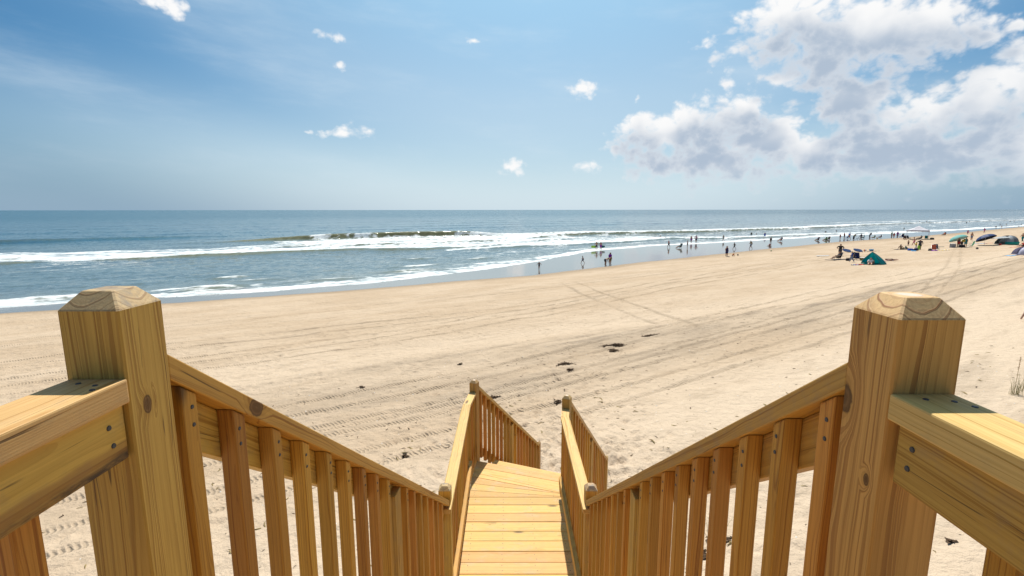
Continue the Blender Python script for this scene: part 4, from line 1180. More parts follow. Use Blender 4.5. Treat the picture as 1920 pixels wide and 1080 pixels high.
METAL = plain("tube_aluminium", (0.45, 0.46, 0.47), 0.35, 0.5, 0.8)
DARKM = plain("tube_dark", (0.05, 0.05, 0.055), 0.4, 0.5, 0.3)
_CH = {}
def beach_chair(x, y, face, label, colour, group="beach chairs", seat_h=0.26, z=None, dark=False):
    z = sand_z(x, y) if z is None else z
    t = thing("beach_chair", (x, y, z), label, "beach chair", group, R(-face))
    if 'f' not in _CH:
        bm = bmesh.new()
        for s_ in (-.29, .29):
            tube_bm(bm, [(s_, .30, 0), (s_, .27, .20), (s_, .22, .27), (s_, -.22, .22), (s_, -.50, .95)], .014)
            tube_bm(bm, [(s_, -.34, 0), (s_, .05, .27), (s_, .10, .44), (s_, -.27, .46)], .014)
        tube_bm(bm, [(-.29, -.50, .95), (.29, -.50, .95)], .014); tube_bm(bm, [(-.29, .30, .01), (.29, .30, .01)], .014); tube_bm(bm, [(-.29, -.34, .01), (.29, -.34, .01)], .014)
        _CH['f'] = finish(bm, "chair_frame", True)
        bm = bmesh.new(); sheet_bm(bm, lambda u, v: (-.275 + .55 * u, .24 - .46 * v, .265 - .05 * v - .05 * math.sin(math.pi * v)), 4, 5, .012); _CH['s'] = finish(bm, "chair_seat")
        bm = bmesh.new(); sheet_bm(bm, lambda u, v: (-.275 + .55 * u, -.22 - .275 * v - .03 * math.sin(math.pi * v), .225 + .72 * v), 4, 6, .012); _CH['b'] = finish(bm, "chair_back")
        bm = bmesh.new(); rounded(bm, .05, .36, .025, .008); _CH['a'] = finish(bm, "chair_arm")
    part("frame", t, _CH['f'], DARKM if dark else METAL)
    part("seat", t, _CH['s'], cloth(colour)); part("backrest", t, _CH['b'], cloth(colour))
    for s_ in (-.29, .29): part("armrest", t, _CH['a'], DARKM, Matrix.Translation((s_, -.09, .475)))
    return t

def umbrella(x, y, label, col, under_col, r, h, tilt, tilt_dir, group="beach umbrellas"):
    z = sand_z(x, y)
    t = thing("beach_umbrella", (x, y, z), label, "umbrella", group)
    M = Matrix.Translation((0, 0, h * 0.80)) @ Matrix.Rotation(R(tilt_dir), 4, 'Z') @ Matrix.Rotation(R(tilt), 4, 'X')
    top = h * 0.20
    bm = bmesh.new()
    n = 8
    def pt(i, k):
        a = i / n * math.tau; q = k / 5
        rr_ = r * math.sin(q * 1.15) / math.sin(1.15); zz = top - (1 - math.cos(q * 1.15)) * r * 0.80
        return Vector((rr_ * math.cos(a), rr_ * math.sin(a), zz))
    apex = bm.verts.new((0, 0, top)); apex2 = bm.verts.new((0, 0, top - .012))
    U = [[bm.verts.new(pt(i, k)) for k in range(1, 6)] for i in range(n)]
    L = [[bm.verts.new(pt(i, k) * .985 - Vector((0, 0, .012))) for k in range(1, 6)] for i in range(n)]
    for i in range(n):
        j = (i + 1) % n
        bm.faces.new((apex, U[i][0], U[j][0])); f = bm.faces.new((apex2, L[j][0], L[i][0])); f.material_index = 1
        for k in range(4):
            bm.faces.new((U[i][k], U[i][k + 1], U[j][k + 1], U[j][k])); f = bm.faces.new((L[i][k], L[j][k], L[j][k + 1], L[i][k + 1])); f.material_index = 1
        bm.faces.new((U[i][4], L[i][4], L[j][4], U[j][4]))
    o = part("canopy", t, finish(bm, "canopy"), [col, under_col], M)
    rib = bmesh.new()
    for i in range(n): tube_bm(rib, [pt(i, k) * .965 - Vector((0, 0, .03)) for k in range(0, 6)], .006, 4)
    part("ribs", o, finish(rib, "ribs"), METAL)
    bm = bmesh.new(); tip = M @ Vector((0, 0, top + .08)); tube_bm(bm, [(0, 0, -.3), (0, 0, h * .78), tuple(M @ Vector((0, 0, 0))), tuple(tip)], .019, 8)
    part("pole", t, finish(bm, "pole", True), plain("pole_white", (0.7, 0.7, 0.68), 0.4))
    return t

def bodyboard(x, y, face, label, col, tilt=0.0, L=1.05, wd=0.55, z=None, roll=0.0, lift=0.0, name="bodyboard", group=None, th=0.05):
    z = (sand_z(x, y) if z is None else z) + lift
    bm = bmesh.new()
    n = 18; out = []
    for i in range(n):
        a = i / n * math.tau
        u, v = math.cos(a), math.sin(a)
        k = 0.42
        px = math.copysign(abs(u) ** k, u) * wd / 2 * (1.0 if v < 0.2 else 1 - 0.35 * ((v - .2) / .8) ** 2); py = math.copysign(abs(v) ** 0.62, v) * L / 2
        out.append((px, py))
    def lay(zz, q): return [bm.verts.new((a * q, b * q, zz + (0.05 * max(0, b / L * 2 - .4) ** 2 * 2))) for a, b in out]
    l0, l1, l2, l3 = lay(0, .93), lay(th * .3, 1), lay(th * .7, 1), lay(th, .94)
    for a, c in ((l0, l1), (l1, l2), (l2, l3)):
        for i in range(n): bm.faces.new((a[i], a[(i + 1) % n], c[(i + 1) % n], c[i]))
    bm.faces.new(l3); bm.faces.new(l0[::-1])
    o = link(name, finish(bm, name), col)
    o.matrix_world = Matrix.Translation((x, y, z)) @ Matrix.Rotation(R(-face), 4, 'Z') @ Matrix.Rotation(R(roll), 4, 'Y') @ Matrix.Translation((0, L / 2 * math.cos(R(tilt)) * 0, L / 2 * math.sin(R(tilt)))) @ Matrix.Rotation(R(tilt), 4, 'X')
    tag(o, label, "surfboard" if name == "surfboard" else "bodyboard", group)
    bm = bmesh.new(); tube_bm(bm, [(0, L * .25, th), (.05, L * .22, th + .03), (.12, L * .1, th + .015), (.2, -L * .05, th + .012)], .006, 4)
    under(link("leash", finish(bm, "leash"), DARKM), o, Matrix.Identity(4))
    return o

def towel(x, y, face, label, colour, L=1.6, wd=0.8, crumple=0.02, stripe=None, name="towel", cat="towel"):
    z = sand_z(x, y)
    bm = bmesh.new(); sd = random.random() * 10
    def f(u, v):
        X = (u - .5) * wd; Y = (v - .5) * L
        c_, s_ = math.cos(R(-face)), math.sin(R(-face))
        gx, gy = x + X * c_ - Y * s_, y + X * s_ + Y * c_
        return (X, Y, sand_z(gx, gy) - z + .022 + crumple * (math.sin(u * 9 + sd) * math.cos(v * 7 + sd * 2) + .6 * math.sin(v * 17 + sd)))
    sheet_bm(bm, f, 8, 14, .012)
    o = link(name, finish(bm, name, True), cloth(colour))
    o.matrix_world = Matrix.Translation((x, y, z)) @ Matrix.Rotation(R(-face), 4, 'Z')
    tag(o, label, cat)
    if stripe:
        bm = bmesh.new()
        for k in (.2, .5, .8): sheet_bm(bm, lambda u, v: tuple(Vector(f(u, k - .05 + .1 * v)) + Vector((0, 0, .009))), 8, 2, .006)
        under(link("stripes", finish(bm, "stripes", True), cloth(stripe)), o, Matrix.Identity(4))
    return o

def bag(x, y, face, label, colour, sx=.45, sy=.3, sz=.36):
    z = sand_z(x, y)
    t = thing("beach_bag", (x, y, z - .01), label, "bag", None, R(-face))
    bm = bmesh.new(); rounded(bm, sx, sy, sz, min(sx, sy, sz) * .28, Matrix.Translation((0, 0, sz / 2)))
    for v in bm.verts: v.co.x *= 1 - .2 * v.co.z / sz + .05 * math.sin(v.co.y * 20); v.co.y *= 1 - .35 * v.co.z / sz
    part("body", t, finish(bm, "bag", True), cloth(colour))
    for s_ in (-1, 1):
        bm = bmesh.new(); tube_bm(bm, [(-sx * .25, s_ * sy * .3, sz * .8), (-sx * .2, s_ * sy * .32, sz * 1.15), (0, s_ * sy * .3, sz * 1.28), (sx * .2, s_ * sy * .32, sz * 1.15), (sx * .25, s_ * sy * .3, sz * .8)], .013, 5)
        part("strap", t, finish(bm, "strap", True), cloth('charcoal'))
    return t

def cooler(x, y, face, label, col, s=(.62, .40, .42)):
    t = thing("cooler", (x, y, sand_z(x, y) - .01), label, "cooler", None, R(-face))
    bm = bmesh.new(); rounded(bm, s[0], s[1], s[2], .03, Matrix.Translation((0, 0, s[2] / 2))); part("body", t, finish(bm, "cooler_body"), cloth(col))
    bm = bmesh.new(); rounded(bm, s[0] + .03, s[1] + .03, .07, .02, Matrix.Translation((0, 0, s[2] + .036))); part("lid", t, finish(bm, "cooler_lid"), cloth('white'))
    bm = bmesh.new(); tube_bm(bm, [(-s[0] / 2 - .02, 0, s[2] * .7), (-s[0] / 2 - .03, 0, s[2] + .17), (s[0] / 2 + .03, 0, s[2] + .17), (s[0] / 2 + .02, 0, s[2] * .7)], .013, 6); part("handle", t, finish(bm, "handle", True), DARKM)
    return t

def bucket(x, y, label, col, r=.14, h=.22, name="bucket"):
    t = thing(name, (x, y, sand_z(x, y) - .01), label, "bucket")
    bm = bmesh.new()
    prof = [(r * .75, 0), (r * .78, .01), (r, h), (r * 1.06, h), (r * 1.06, h - .015), (r * .96, h - .005), (r * .72, .012)]
    n = 12; rg = [[bm.verts.new((a * math.cos(k / n * math.tau), a * math.sin(k / n * math.tau), b)) for k in range(n)] for a, b in prof]
    for u, v in zip(rg[:-1], rg[1:]):
        for k in range(n): bm.faces.new((u[k], u[(k + 1) % n], v[(k + 1) % n], v[k]))
    bm.faces.new(rg[0][::-1]); bm.faces.new(rg[-1])
    part("pail", t, finish(bm, "pail", True), cloth(col))
    bm = bmesh.new(); tube_bm(bm, [(r * 1.03 * math.cos(a), 0, h + r * .9 * math.sin(a)) for a in np.linspace(0, math.pi, 9)], .006, 5); part("handle", t, finish(bm, "handle", True), cloth('white'))
    return t

def dome_tent(x, y, face, label, panels, r, h, trim, open_deg=70, floor=True, awning=None, name="beach_tent", lean=-.25, sharp=False):
    """pop-up half dome: gores from a ridge, an open front, poles and a floor"""
    z = sand_z(x, y)
    t = thing(name, (x, y, z), label, "tent", None, R(-face))
    n = len(panels)
    a0 = R(90 + open_deg / 2); a1 = R(90 - open_deg / 2 + 360)
    def P(a, q):
        if sharp:
            rr_ = r * (1 - q ** 1.35); return Vector((rr_ * math.cos(a) * 1.15, rr_ * math.sin(a) + lean * r * q, h * q ** .92))
        rr_ = r * math.cos(q * math.pi / 2) ** .8; return Vector((rr_ * math.cos(a) * 1.15, rr_ * math.sin(a) + lean * r * q, h * math.sin(q * math.pi / 2)))
    for i, c in enumerate(panels):
        b0, b1 = a0 + (a1 - a0) * i / n, a0 + (a1 - a0) * (i + 1) / n
        bm = bmesh.new()
        sheet_bm(bm, lambda u, v: P(b0 + (b1 - b0) * u, v * .985), 4, 9, .012)
        part("panel", t, finish(bm, "panel", True), c)
        bm = bmesh.new(); tube_bm(bm, [P(b0, k / 9) * 1.012 for k in range(10)], .014, 5); part("pole", t, finish(bm, "pole", True), trim)
    bm = bmesh.new(); tube_bm(bm, [P(a1, k / 9) * 1.012 for k in range(10)], .014, 5); part("pole", t, finish(bm, "pole", True), trim)
    if floor:
        bm = bmesh.new(); sheet_bm(bm, lambda u, v: ((u - .5) * 2.0 * r * (1 - .25 * v), -r * .75 + 1.75 * r * v, .03), 3, 4, .012); part("floor", t, finish(bm, "floor"), panels[0])
    if awning:
        bm = bmesh.new(); sheet_bm(bm, lambda u, v: ((u - .5) * 1.9 * r * (1 - .92 * v), .30 * r + 1.5 * r * v, h * .80 - .18 * h * v + .12 * h * (1 - abs(2 * u - 1)) * (1 - v)), 4, 6, .012); part("awning", t, finish(bm, "awning"), awning)
    return t
# ------------------------------------------------------------------ people along the water's edge, left to right
person("child in a dark swimsuit, both arms held out, alone and leftmost on the wet sand", 3.6, 64.5, 170, 1.02, 'arms_out', 0, ('tank', 'black'), ('briefs', 'black'), ('hair', 'brown'))
person("boy in dark swim trunks running on the wet sand left of the purple shirt", 10.5, 72.0, -70, 1.12, 'run', 0, None, ('shorts', 'navy'), ('hair', 'dark'))
person("bather in dark trunks carrying a lime bodyboard out of the shallows", 17.3, 100.0, 175, 1.68, 'hold', 0, None, ('shorts', 'charcoal'), ('hair', 'dark'), sink=0.02)
bodyboard(16.72, 100.0, 80, "lime green bodyboard held under the arm of a wading bather", plain("foam_lime", (0.36, 0.62, 0.06), 0.5), L=1.1, wd=0.5, z=0.62, roll=75)
person("bather with a dark bodyboard behind the back, beside the one with the lime board", 18.3, 100.7, 185, 1.6, 'stand', 0, ('swim_top', 'pink'), ('shorts', 'purple'), ('hair', 'brown'), sink=0.02)
bodyboard(18.66, 100.75, 95, "dark teal bodyboard held upright against a wading bather's back", plain("foam_teal", (0.02, 0.12, 0.14), 0.5), L=1.05, wd=0.5, z=0.60, roll=-80)
person("adult in a bright purple shirt standing at the edge of the wet sand", 13.9, 68.9, 60, 1.78, 'stand', 0, ('shirt', 'purple'), ('shorts', 'olive'), ('hair', 'dark'))
person("adult in dark swimwear bending right over beside the purple shirt", 13.0, 67.6, 75, 1.72, 'bend', 0, ('swim_top', 'charcoal'), ('shorts', 'charcoal'), ('hair', 'brown'))
person("person in an orange top and dark shorts mirrored in the wet sand", 33.6, 104.7, -40, 1.48, 'walk', 0, ('shirt', 'coral'), ('shorts', 'black'), ('hair', 'dark'))
person("swimmer riding a sky blue bodyboard in the white water", 43.8, 144.7, 150, 1.5, 'stand', 0, None, ('shorts', 'navy'), ('hair', 'brown'), sink=0.80)
bodyboard(44.1, 144.4, 100, "sky blue bodyboard under a swimmer in the white water", plain("foam_sky", (0.12, 0.40, 0.75), 0.5), L=1.2, wd=0.55, z=0.02)
person("swimmer chest deep just right of the sky blue bodyboard", 43.3, 138.0, 200, 1.6, 'stoop', 0, None, ('shorts', 'black'), ('hair', 'dark'), sink=0.95)
beach_chair(35.0, 101.9, -100, "dark lounge chair on the mirror-wet sand with a sitter's legs stretched left", 'charcoal', "beach chairs", dark=True)
person("person in a dark teal top reclining in the chair on the mirror-wet sand", 35.0, 101.9, -100, 1.65, 'chair', 0, ('shirt', 'teal'), ('shorts', 'charcoal'), ('hair', 'dark'))
person("person in a red swim top standing behind the chair on the mirror-wet sand", 37.2, 103.6, -80, 1.5, 'stand', 0, ('tank', 'red'), ('shorts', 'olive'), ('hair', 'dark'))
person("slimmer of two bathers standing in ankle deep foam, in dark trunks", 44.5, 121.5, 160, 1.72, 'stand', 0, None, ('shorts', 'purple'), ('hair', 'dark'))
person("broader of two bathers standing in ankle deep foam, arms bent", 45.7, 121.5, 180, 1.85, 'hips', 0, ('swim_top', 'purple'), ('shorts', 'navy'), ('hair', 'dark'))
person("bather in black walking left through the thin foam beyond the navy dress", 55.5, 128.5, -80, 1.6, 'walk', 0, ('tank', 'black'), ('shorts', 'black'), ('hair', 'dark'))
person("woman in a short navy dress watching over the digging toddler", 34.8, 79.0, 160, 1.72, 'stand', 0, ('dress', 'navy'), None, ('hair', 'dark'))
person("toddler in a bright orange top crouching to dig in the damp sand", 35.8, 79.0, 130, 0.92, 'crouch', 1, ('shirt', 'orange'), ('shorts', 'charcoal'), ('cap', 'black'), kid=True)
bucket(37.6, 81.1, "small dark bucket on the damp sand right of the orange toddler", 'charcoal', .13, .2)
person("child in black running left along the water's edge", 44.2, 97.0, -75, 1.36, 'run', 0, ('tank', 'black'), ('shorts', 'black'), ('long_hair', 'dark'))
person("man in a grey shirt and cap striding left past the wet sand", 47.6, 97.3, -80, 1.72, 'walk', 0, ('shirt', 'khaki'), ('shorts', 'navy'), ('cap', 'black'))
person("dark swimmer shoulder deep in the foam behind the striding man", 79.1, 162.0, 180, 1.7, 'stand', 2, ('tank', 'black'), ('shorts', 'black'), ('hair', 'dark'), sink=0.98)
person("head of a swimmer low in the foam beside the shoulder deep one", 81.6, 163.7, 180, 1.6, 'stand', 1, ('tank', 'coral'), ('shorts', 'red'), ('hair', 'brown'), sink=1.28)
person("person in a blue dress wading knee deep in the white foam", 76.9, 149.1, 200, 1.68, 'stand', 0, ('dress', 'blue'), None, ('hair', 'dark'), sink=0.40)
person("slender child in a dark suit standing behind the sitting red one", 60.6, 114.6, 180, 1.52, 'stand', 0, ('tank', 'black'), ('briefs', 'black'), ('hair', 'brown'))
person("child in red sitting at the waterline below a slender standing child", 55.3, 104.9, -110, 1.15, 'sit', 1, ('shirt', 'red'), ('shorts', 'black'), ('hair', 'dark'))
beach_chair(68.2, 124.3, -100, "grey lounge chair in the last of the swash, its sitter facing left", 'grey', "beach chairs")
person("person in a grey shirt leaning back in the chair in the swash", 68.2, 124.3, -100, 1.72, 'chair', 1, ('shirt', 'grey'), ('shorts', 'coral'), ('hair', 'dark'))
bucket(47.5, 89.4, "tiny dark pail alone on the damp sand right of the striding man", 'green', .12, .16)
for (x, y, lab, ch, sh, hr) in ((78.6, 125.9, "first of three sitters in a row low on the wet sand, in navy", "navy", 'navy', 'dark'), (80.5, 125.7, "middle one of three sitters in a row low on the wet sand, in green", "green", 'green', 'brown'), (83.0, 128.5, "last of three sitters in a row low on the wet sand, in black", "black", 'charcoal', 'dark')):
    beach_chair(x, y, -95, "low " + ch + " beach chair in a row of three at the waterline", ch, "three chairs in a row", z=sand_z(x, y) - .12)
    person(lab, x, y, -95, 1.65, 'chair', 0, ('shirt', sh), ('shorts', 'olive'), ('hair', hr), z=sand_z(x, y) - .12)
person("swimmer waist deep in the breaking foam beyond the three sitters", 111.2, 174.0, 190, 1.7, 'stand', 2, None, ('shorts', 'black'), ('hair', 'dark'), sink=1.05)
person("lone swimmer's head in the grey water right of the waist deep one", 123.0, 186.1, 180, 1.7, 'stand', 2, None, ('shorts', 'black'), ('hair', 'dark'), sink=1.32)
person("small child in pink standing at the waterline left of the blue chair", 88.3, 131.8, 180, 1.28, 'stand', 1, ('tank', 'coral'), ('briefs', 'pink'), ('hair', 'brown'))
beach_chair(90.1, 132.0, -30, "tall blue beach chair at the waterline with its back to the camera", 'blue', seat_h=.3)
person("child raising up behind the tall blue beach chair", 92.7, 136.7, 160, 1.5, 'stand', 0, ('tank', 'coral'), ('shorts', 'navy'), ('hair', 'brown'))
person("man in a blue shirt and orange shorts walking beside the tall blue chair", 89.7, 130.3, 110, 1.8, 'walk', 0, ('shirt', 'blue'), ('shorts', 'orange'), ('hair', 'dark'))
person("person in an olive top stooping left of the canopied dark chair", 88.6, 127.0, 80, 1.66, 'stoop', 0, ('shirt', 'olive'), ('trousers', 'charcoal'), ('hair', 'dark'))
person("dark clad person striding right beside the canopied chair near the water", 88.6, 124.4, 95, 1.7, 'walk', 0, ('shirt', 'charcoal'), ('shorts', 'charcoal'), ('hair', 'dark'))
ch = beach_chair(88.4, 125.6, -60, "dark beach chair under a small arched sunshade near the water", 'black', dark=True)
bm = bmesh.new(); sheet_bm(bm, lambda u, v: ((u - .5) * 1.1, -.55 + .95 * v, 1.12 + .34 * math.sin(math.pi * (.15 + .7 * v))), 4, 6, .02); part("sunshade", ch, finish(bm, "sunshade", True), cloth('black'))
beach_chair(94.9, 132.5, -70, "teal beach chair with a sitter, right of the arched sunshade", 'teal')
person("person in white sitting in the teal chair at the waterline", 94.9, 132.5, -70, 1.6, 'chair', 1, ('shirt', 'white'), ('shorts', 'teal'), ('hair', 'dark'))
person("person in black reaching towards the chairs at the water's edge", 99.7, 136.6, 100, 1.66, 'stoop', 0, ('shirt', 'black'), ('trousers', 'charcoal'), ('hair', 'dark'))
beach_chair(97.3, 131.8, -60, "olive beach chair facing the sea with a sitter in green", 'olive')
person("person in green sitting in the olive beach chair", 97.3, 131.8, -60, 1.68, 'chair', 0, ('shirt', 'green'), ('shorts', 'khaki'), ('hair', 'brown'))
beach_chair(99.9, 133.0, -65, "dark grey beach chair facing the sea, next to the olive one", 'charcoal')
person("person in grey sitting in the dark chair next to the olive one", 99.9, 133.0, -65, 1.7, 'chair', 0, ('shirt', 'grey'), ('shorts', 'navy'), ('hair', 'dark'))
bucket(96.6, 129.5, "yellow pail below the chairs at the waterline", 'yellow', .18, .22)
person("man in a green shirt and pale shorts standing left of the red striped child", 102.4, 132.2, 150, 1.82, 'stand', 0, ('shirt', 'green'), ('shorts', 'grey'), ('hair', 'dark'))
person("thin child in a red swimsuit between a green shirt and a purple shirt", 104.1, 133.6, 180, 1.5, 'stand', 1, ('tank', 'red'), ('briefs', 'red'), ('hair', 'blond'))
person("large woman in a purple shirt standing at the water's edge left of the white canopy", 103.5, 131.6, 170, 1.82, 'hold', 0, ('shirt', 'purple'), ('shorts', 'denim'), ('hair', 'dark'))
beach_chair(106.6, 133.6, -150, "dark navy chair just right of the large woman in purple", 'navy')
beach_chair(111.6, 140.2, -100, "green chair by the water in front of the canopy's left leg", 'green')
person("person in pink leaning forward in the green chair by the water", 111.6, 140.2, -100, 1.6, 'chair', 1, ('shirt', 'pink'), ('shorts', 'green'), ('hair', 'blond'))

# ------------------------------------------------------------------ white canopy and what is under it
CX, CY = 102.6, 124.0
can = thing("canopy_tent", (CX, CY, sand_z(CX, CY)), "white peaked canopy on four thin legs near the water", "canopy", None, R(48))
bm = bmesh.new()
a_, hE, hR, rl = 2.2, 2.25, 3.35, .45
E4 = [Vector((-a_, -a_, hE)), Vector((a_, -a_, hE)), Vector((a_, a_, hE)), Vector((-a_, a_, hE))]
R2_ = [Vector((-rl, 0, hR)), Vector((rl, 0, hR))]
def roof_pt(p, q, v, sag):
    w = p.lerp(q, v); return w - Vector((0, 0, sag * math.sin(math.pi * v)))
for (p0, p1, q0, q1) in ((E4[0], E4[1], R2_[0], R2_[1]), (E4[1], E4[2], R2_[1], R2_[1]), (E4[2], E4[3], R2_[1], R2_[0]), (E4[3], E4[0], R2_[0], R2_[0])):
    sheet_bm(bm, lambda u, v: tuple(roof_pt(p0.lerp(p1, u), q0.lerp(q1, u), v, .10)), 5, 5, .015)
part("roof", can, finish(bm, "roof", True), plain("canopy_white", (0.80, 0.78, 0.82), 0.7, 0.2, 0, .03, 0.35))
bm = bmesh.new()
for i in range(4):
    p0, p1 = E4[i], E4[(i + 1) % 4]
    sheet_bm(bm, lambda u, v: tuple(p0.lerp(p1, u) * 1.0 - Vector((0, 0, .24 * v + .012))), 4, 1, .012)
part("valance", can, finish(bm, "valance"), plain("canopy_edge", (0.66, 0.64, 0.70), 0.7, 0.2, 0, .03, 0.3))
for p in E4:
    bm = bmesh.new(); tube_bm(bm, [(p.x * .985, p.y * .985, -.25), (p.x * .985, p.y * .985, hE - .02)], .028, 6); part("leg", can, finish(bm, "leg", True), plain("leg_white", (0.6, 0.6, 0.62), 0.4))
bm = bmesh.new()
for i in range(4):
    p0, p1 = E4[i] * .98, E4[(i + 1) % 4] * .98; m_ = (p0 + p1) / 2
    tube_bm(bm, [p0 - Vector((0, 0, .08)), m_ - Vector((0, 0, .38)), p1 - Vector((0, 0, .08))], .014, 5); tube_bm(bm, [p0 - Vector((0, 0, .40)), m_ - Vector((0, 0, .10)), p1 - Vector((0, 0, .40))], .014, 5)
part("truss", can, finish(bm, "truss", True), METAL)
for (x, y, f, lab, c, who) in ((98.6, 122.9, -150, "black chair under the canopy's left corner", 'black', 1), (100.2, 123.6, 170, "charcoal chair beside the black one under the canopy", 'charcoal', 0),
                         (101.4, 121.7, -40, "slate blue chair in the middle of the canopy's shade", 'denim', 1), (103.0, 121.8, 40, "teal blue lounge chair at the right of the canopy's shade", 'teal', 0)):
    beach_chair(x, y, f, lab, c, "chairs under the canopy", dark=True)
person("person in black sitting under the canopy's left corner", 98.6, 122.9, -150, 1.7, 'chair', 0, ('shirt', 'black'), ('shorts', 'charcoal'), ('hair', 'dark'))
person("person in dark clothes lounging in the middle of the canopy's shade", 101.4, 121.7, -40, 1.7, 'chair', 2, ('shirt', 'charcoal'), ('trousers', 'black'), ('cap', 'black'))
bag(103.2, 120.3, 30, "dark bag lying at the right edge of the canopy's shade", 'black', .9, .5, .45)
beach_chair(126.0, 143.0, -95, "lone chair near the water right of the white canopy", 'navy')
person("person dozing in the lone chair right of the white canopy", 126.0, 143.0, -95, 1.7, 'chair', 0, ('shirt', 'coral'), ('shorts', 'olive'), ('hair', 'dark'))

# ------------------------------------------------------------------ group in front of the canopy
person("shirtless man striding left over the dry sand below the canopy", 79.1, 96.2, -60, 1.72, 'walk', 1, None, ('shorts', 'pink'), ('hair', 'dark'))
person("small child in dark shorts standing on dry sand below the canopy's left leg", 77.5, 95.6, 170, 1.14, 'stand', 1, None, ('shorts', 'black'), ('hair', 'dark'))
towel(67.4, 84.1, -40, "dark mat under a seated pair on the dry sand", 'black', 2.4, 1.5)
person("person with a bare red back sitting on a dark mat with knees up", 67.1, 84.2, 75, 1.72, 'sit', 1, ('swim_top', 'olive'), ('shorts', 'olive'), ('hair', 'dark'))
person("child sitting against the person on the dark mat, in teal", 68.3, 84.6, 100, 1.2, 'sit', 0, ('shirt', 'teal'), ('shorts', 'charcoal'), ('hair', 'dark'))
person("boy in a yellow and white top beside the man with the white cap", 67.5, 81.6, 120, 1.42, 'stand', 0, ('shirt', 'yellow'), ('shorts', 'white'), ('hair', 'dark'))
person("man in a dark shirt and white cap standing over bags on the dry sand", 68.8, 82.4, -120, 1.80, 'hold', 0, ('shirt', 'charcoal'), ('shorts', 'charcoal'), ('cap', 'white'))
bodyboard(68.3, 82.2, 25, "bright lime bodyboard leaning between the boy and the white cap", plain("foam_lime", (0.36, 0.62, 0.06), 0.5), L=0.95, wd=0.42, tilt=52, roll=20)
bag(65.7, 80.4, 10, "bright blue beach bag on the sand, left one of two", 'blue', .85, .5, .34)
bag(66.4, 80.2, -25, "deeper blue beach bag with a towel heaped behind, right one of two", 'navy', .75, .5, .40)
towel(65.2, 79.2, 30, "crumpled sky blue towel in front of the blue bags", 'sky', .9, .6, .06)
beach_chair(68.0, 78.6, -150, "low coral beach chair heaped with towels", 'coral')
beach_chair(69.4, 79.8, 60, "low navy beach chair with its back up, right of the towel heap", 'navy')
towel(67.4, 78.0, 20, "purple towel crumpled at the foot of the coral chair", 'purple', 1.1, .8, .10)
towel(69.6, 78.6, 80, "striped yellow towel spread right of the coral chair", 'yellow', 1.3, .7, .04, 'white')
bag(67.0, 78.2, 0, "small dark bag beside the purple towel", 'charcoal', .5, .4, .36)
bodyboard(76.2, 87.1, 100, "flat dark board lying alone on the dry sand left of the mint umbrella", plain("foam_dark", (0.05, 0.07, 0.06), 0.5), L=1.5, wd=0.6)

# ------------------------------------------------------------------ the near family with the teal tent
person("man in a black tee with hands on hips behind the dark chair", 49.4, 73.4, -160, 1.80, 'hips', 0, ('shirt', 'black'), ('shorts', 'charcoal'), ('hair', 'dark'))
towel(44.4, 66.4, 70, "long dark mat under the chair of the person in black", 'black', 3.0, 1.4, .015)
beach_chair(45.0, 67.2, -85, "black low chair on a dark mat, left of the teal tent's group", 'black', dark=True)
person("person in black reclining in the low chair on the dark mat", 45.0, 67.2, -85, 1.72, 'chair', 0, ('shirt', 'charcoal'), ('shorts', 'black'), ('hair', 'brown'))
bodyboard(47.3, 74.1, 82, "long white surfboard lying flat behind the black low chair", plain("board_white", (0.72, 0.72, 0.70), 0.3, 0.5), L=2.1, wd=.55, name="surfboard", th=.07)
NB = plain("foam_navy", (0.035, 0.06, 0.16), 0.35, 0.5)
bodyboard(56.4, 82.3, -80, "left one of two navy boards propped nose up behind the chairs", NB, L=1.45, wd=.80, tilt=10, roll=-34, lift=.19, th=.09, group=None)
bodyboard(58.0, 81.9, -80, "right one of two navy boards propped nose up behind the chairs", NB, L=1.5, wd=.75, tilt=10, roll=-34, lift=.19, th=.09, group=None)
bm = bmesh.new(); bmesh.ops.create_uvsphere(bm, u_segments=18, v_segments=10, radius=.20)
for f in bm.faces:
    a = math.degrees(math.atan2(f.calc_center_median().y, f.calc_center_median().x)) % 360; f.material_index = int(a // 60) % 3
o = link("beach_ball", finish(bm, "beach_ball", True), [cloth('orange'), cloth('white'), cloth('blue')]); o.location = (59.7, 82.5, sand_z(59.7, 82.5) + .19); tag(o, "orange, white and blue beach ball between the navy boards and a pale tub", "ball")
bucket(60.7, 82.4, "wide pale blue tub right of the beach ball", 'sky', .34, .34, name="tub")
bodyboard(60.6, 81.8, 88, "narrow brown paddle board lying flat below the pale tub", plain("board_brown", (0.16, 0.10, 0.07), 0.5), L=2.3, wd=.30, name="surfboard")
beach_chair(46.0, 65.6, 20, "high backed black chair seen from behind, left of the blue shirt", 'black', dark=True)
person("person in black slumped in the high backed chair left of the blue shirt", 46.0, 65.6, 20, 1.75, 'chair', 0, ('shirt', 'black'), ('shorts', 'black'), ('long_hair', 'dark'))
person("child in a bright blue shirt and pale jeans stepping towards the chairs", 43.2, 61.8, -50, 1.36, 'walk', 0, ('shirt', 'blue'), ('trousers', 'denim'), ('hair', 'dark'))
beach_chair(45.9, 64.5, -170, "dark chair with an open frame between the blue shirt and the teal tent", 'navy', dark=True)
cooler(45.6, 63.3, 10, "brown cooler at the foot of the dark chair left of the teal tent", 'olive', (.5, .36, .34))
bag(44.2, 64.0, -20, "black bag on the sand behind the blue shirted child", 'black', .55, .4, .34)
TEAL = plain("tent_teal", (0.035, 0.46, 0.48), 0.55, 0.25, 0, .06, 0.5); TEAL2 = plain("tent_teal_dark", (0.025, 0.36, 0.40), 0.55, 0.25, 0, .06, 0.5)
NETM = plain("tent_window", (0.35, 0.40, 0.44), 0.6, 0.2, 0, .05, 0.4); TRIM = plain("tent_trim", (0.10, 0.02, 0.03), 0.6)
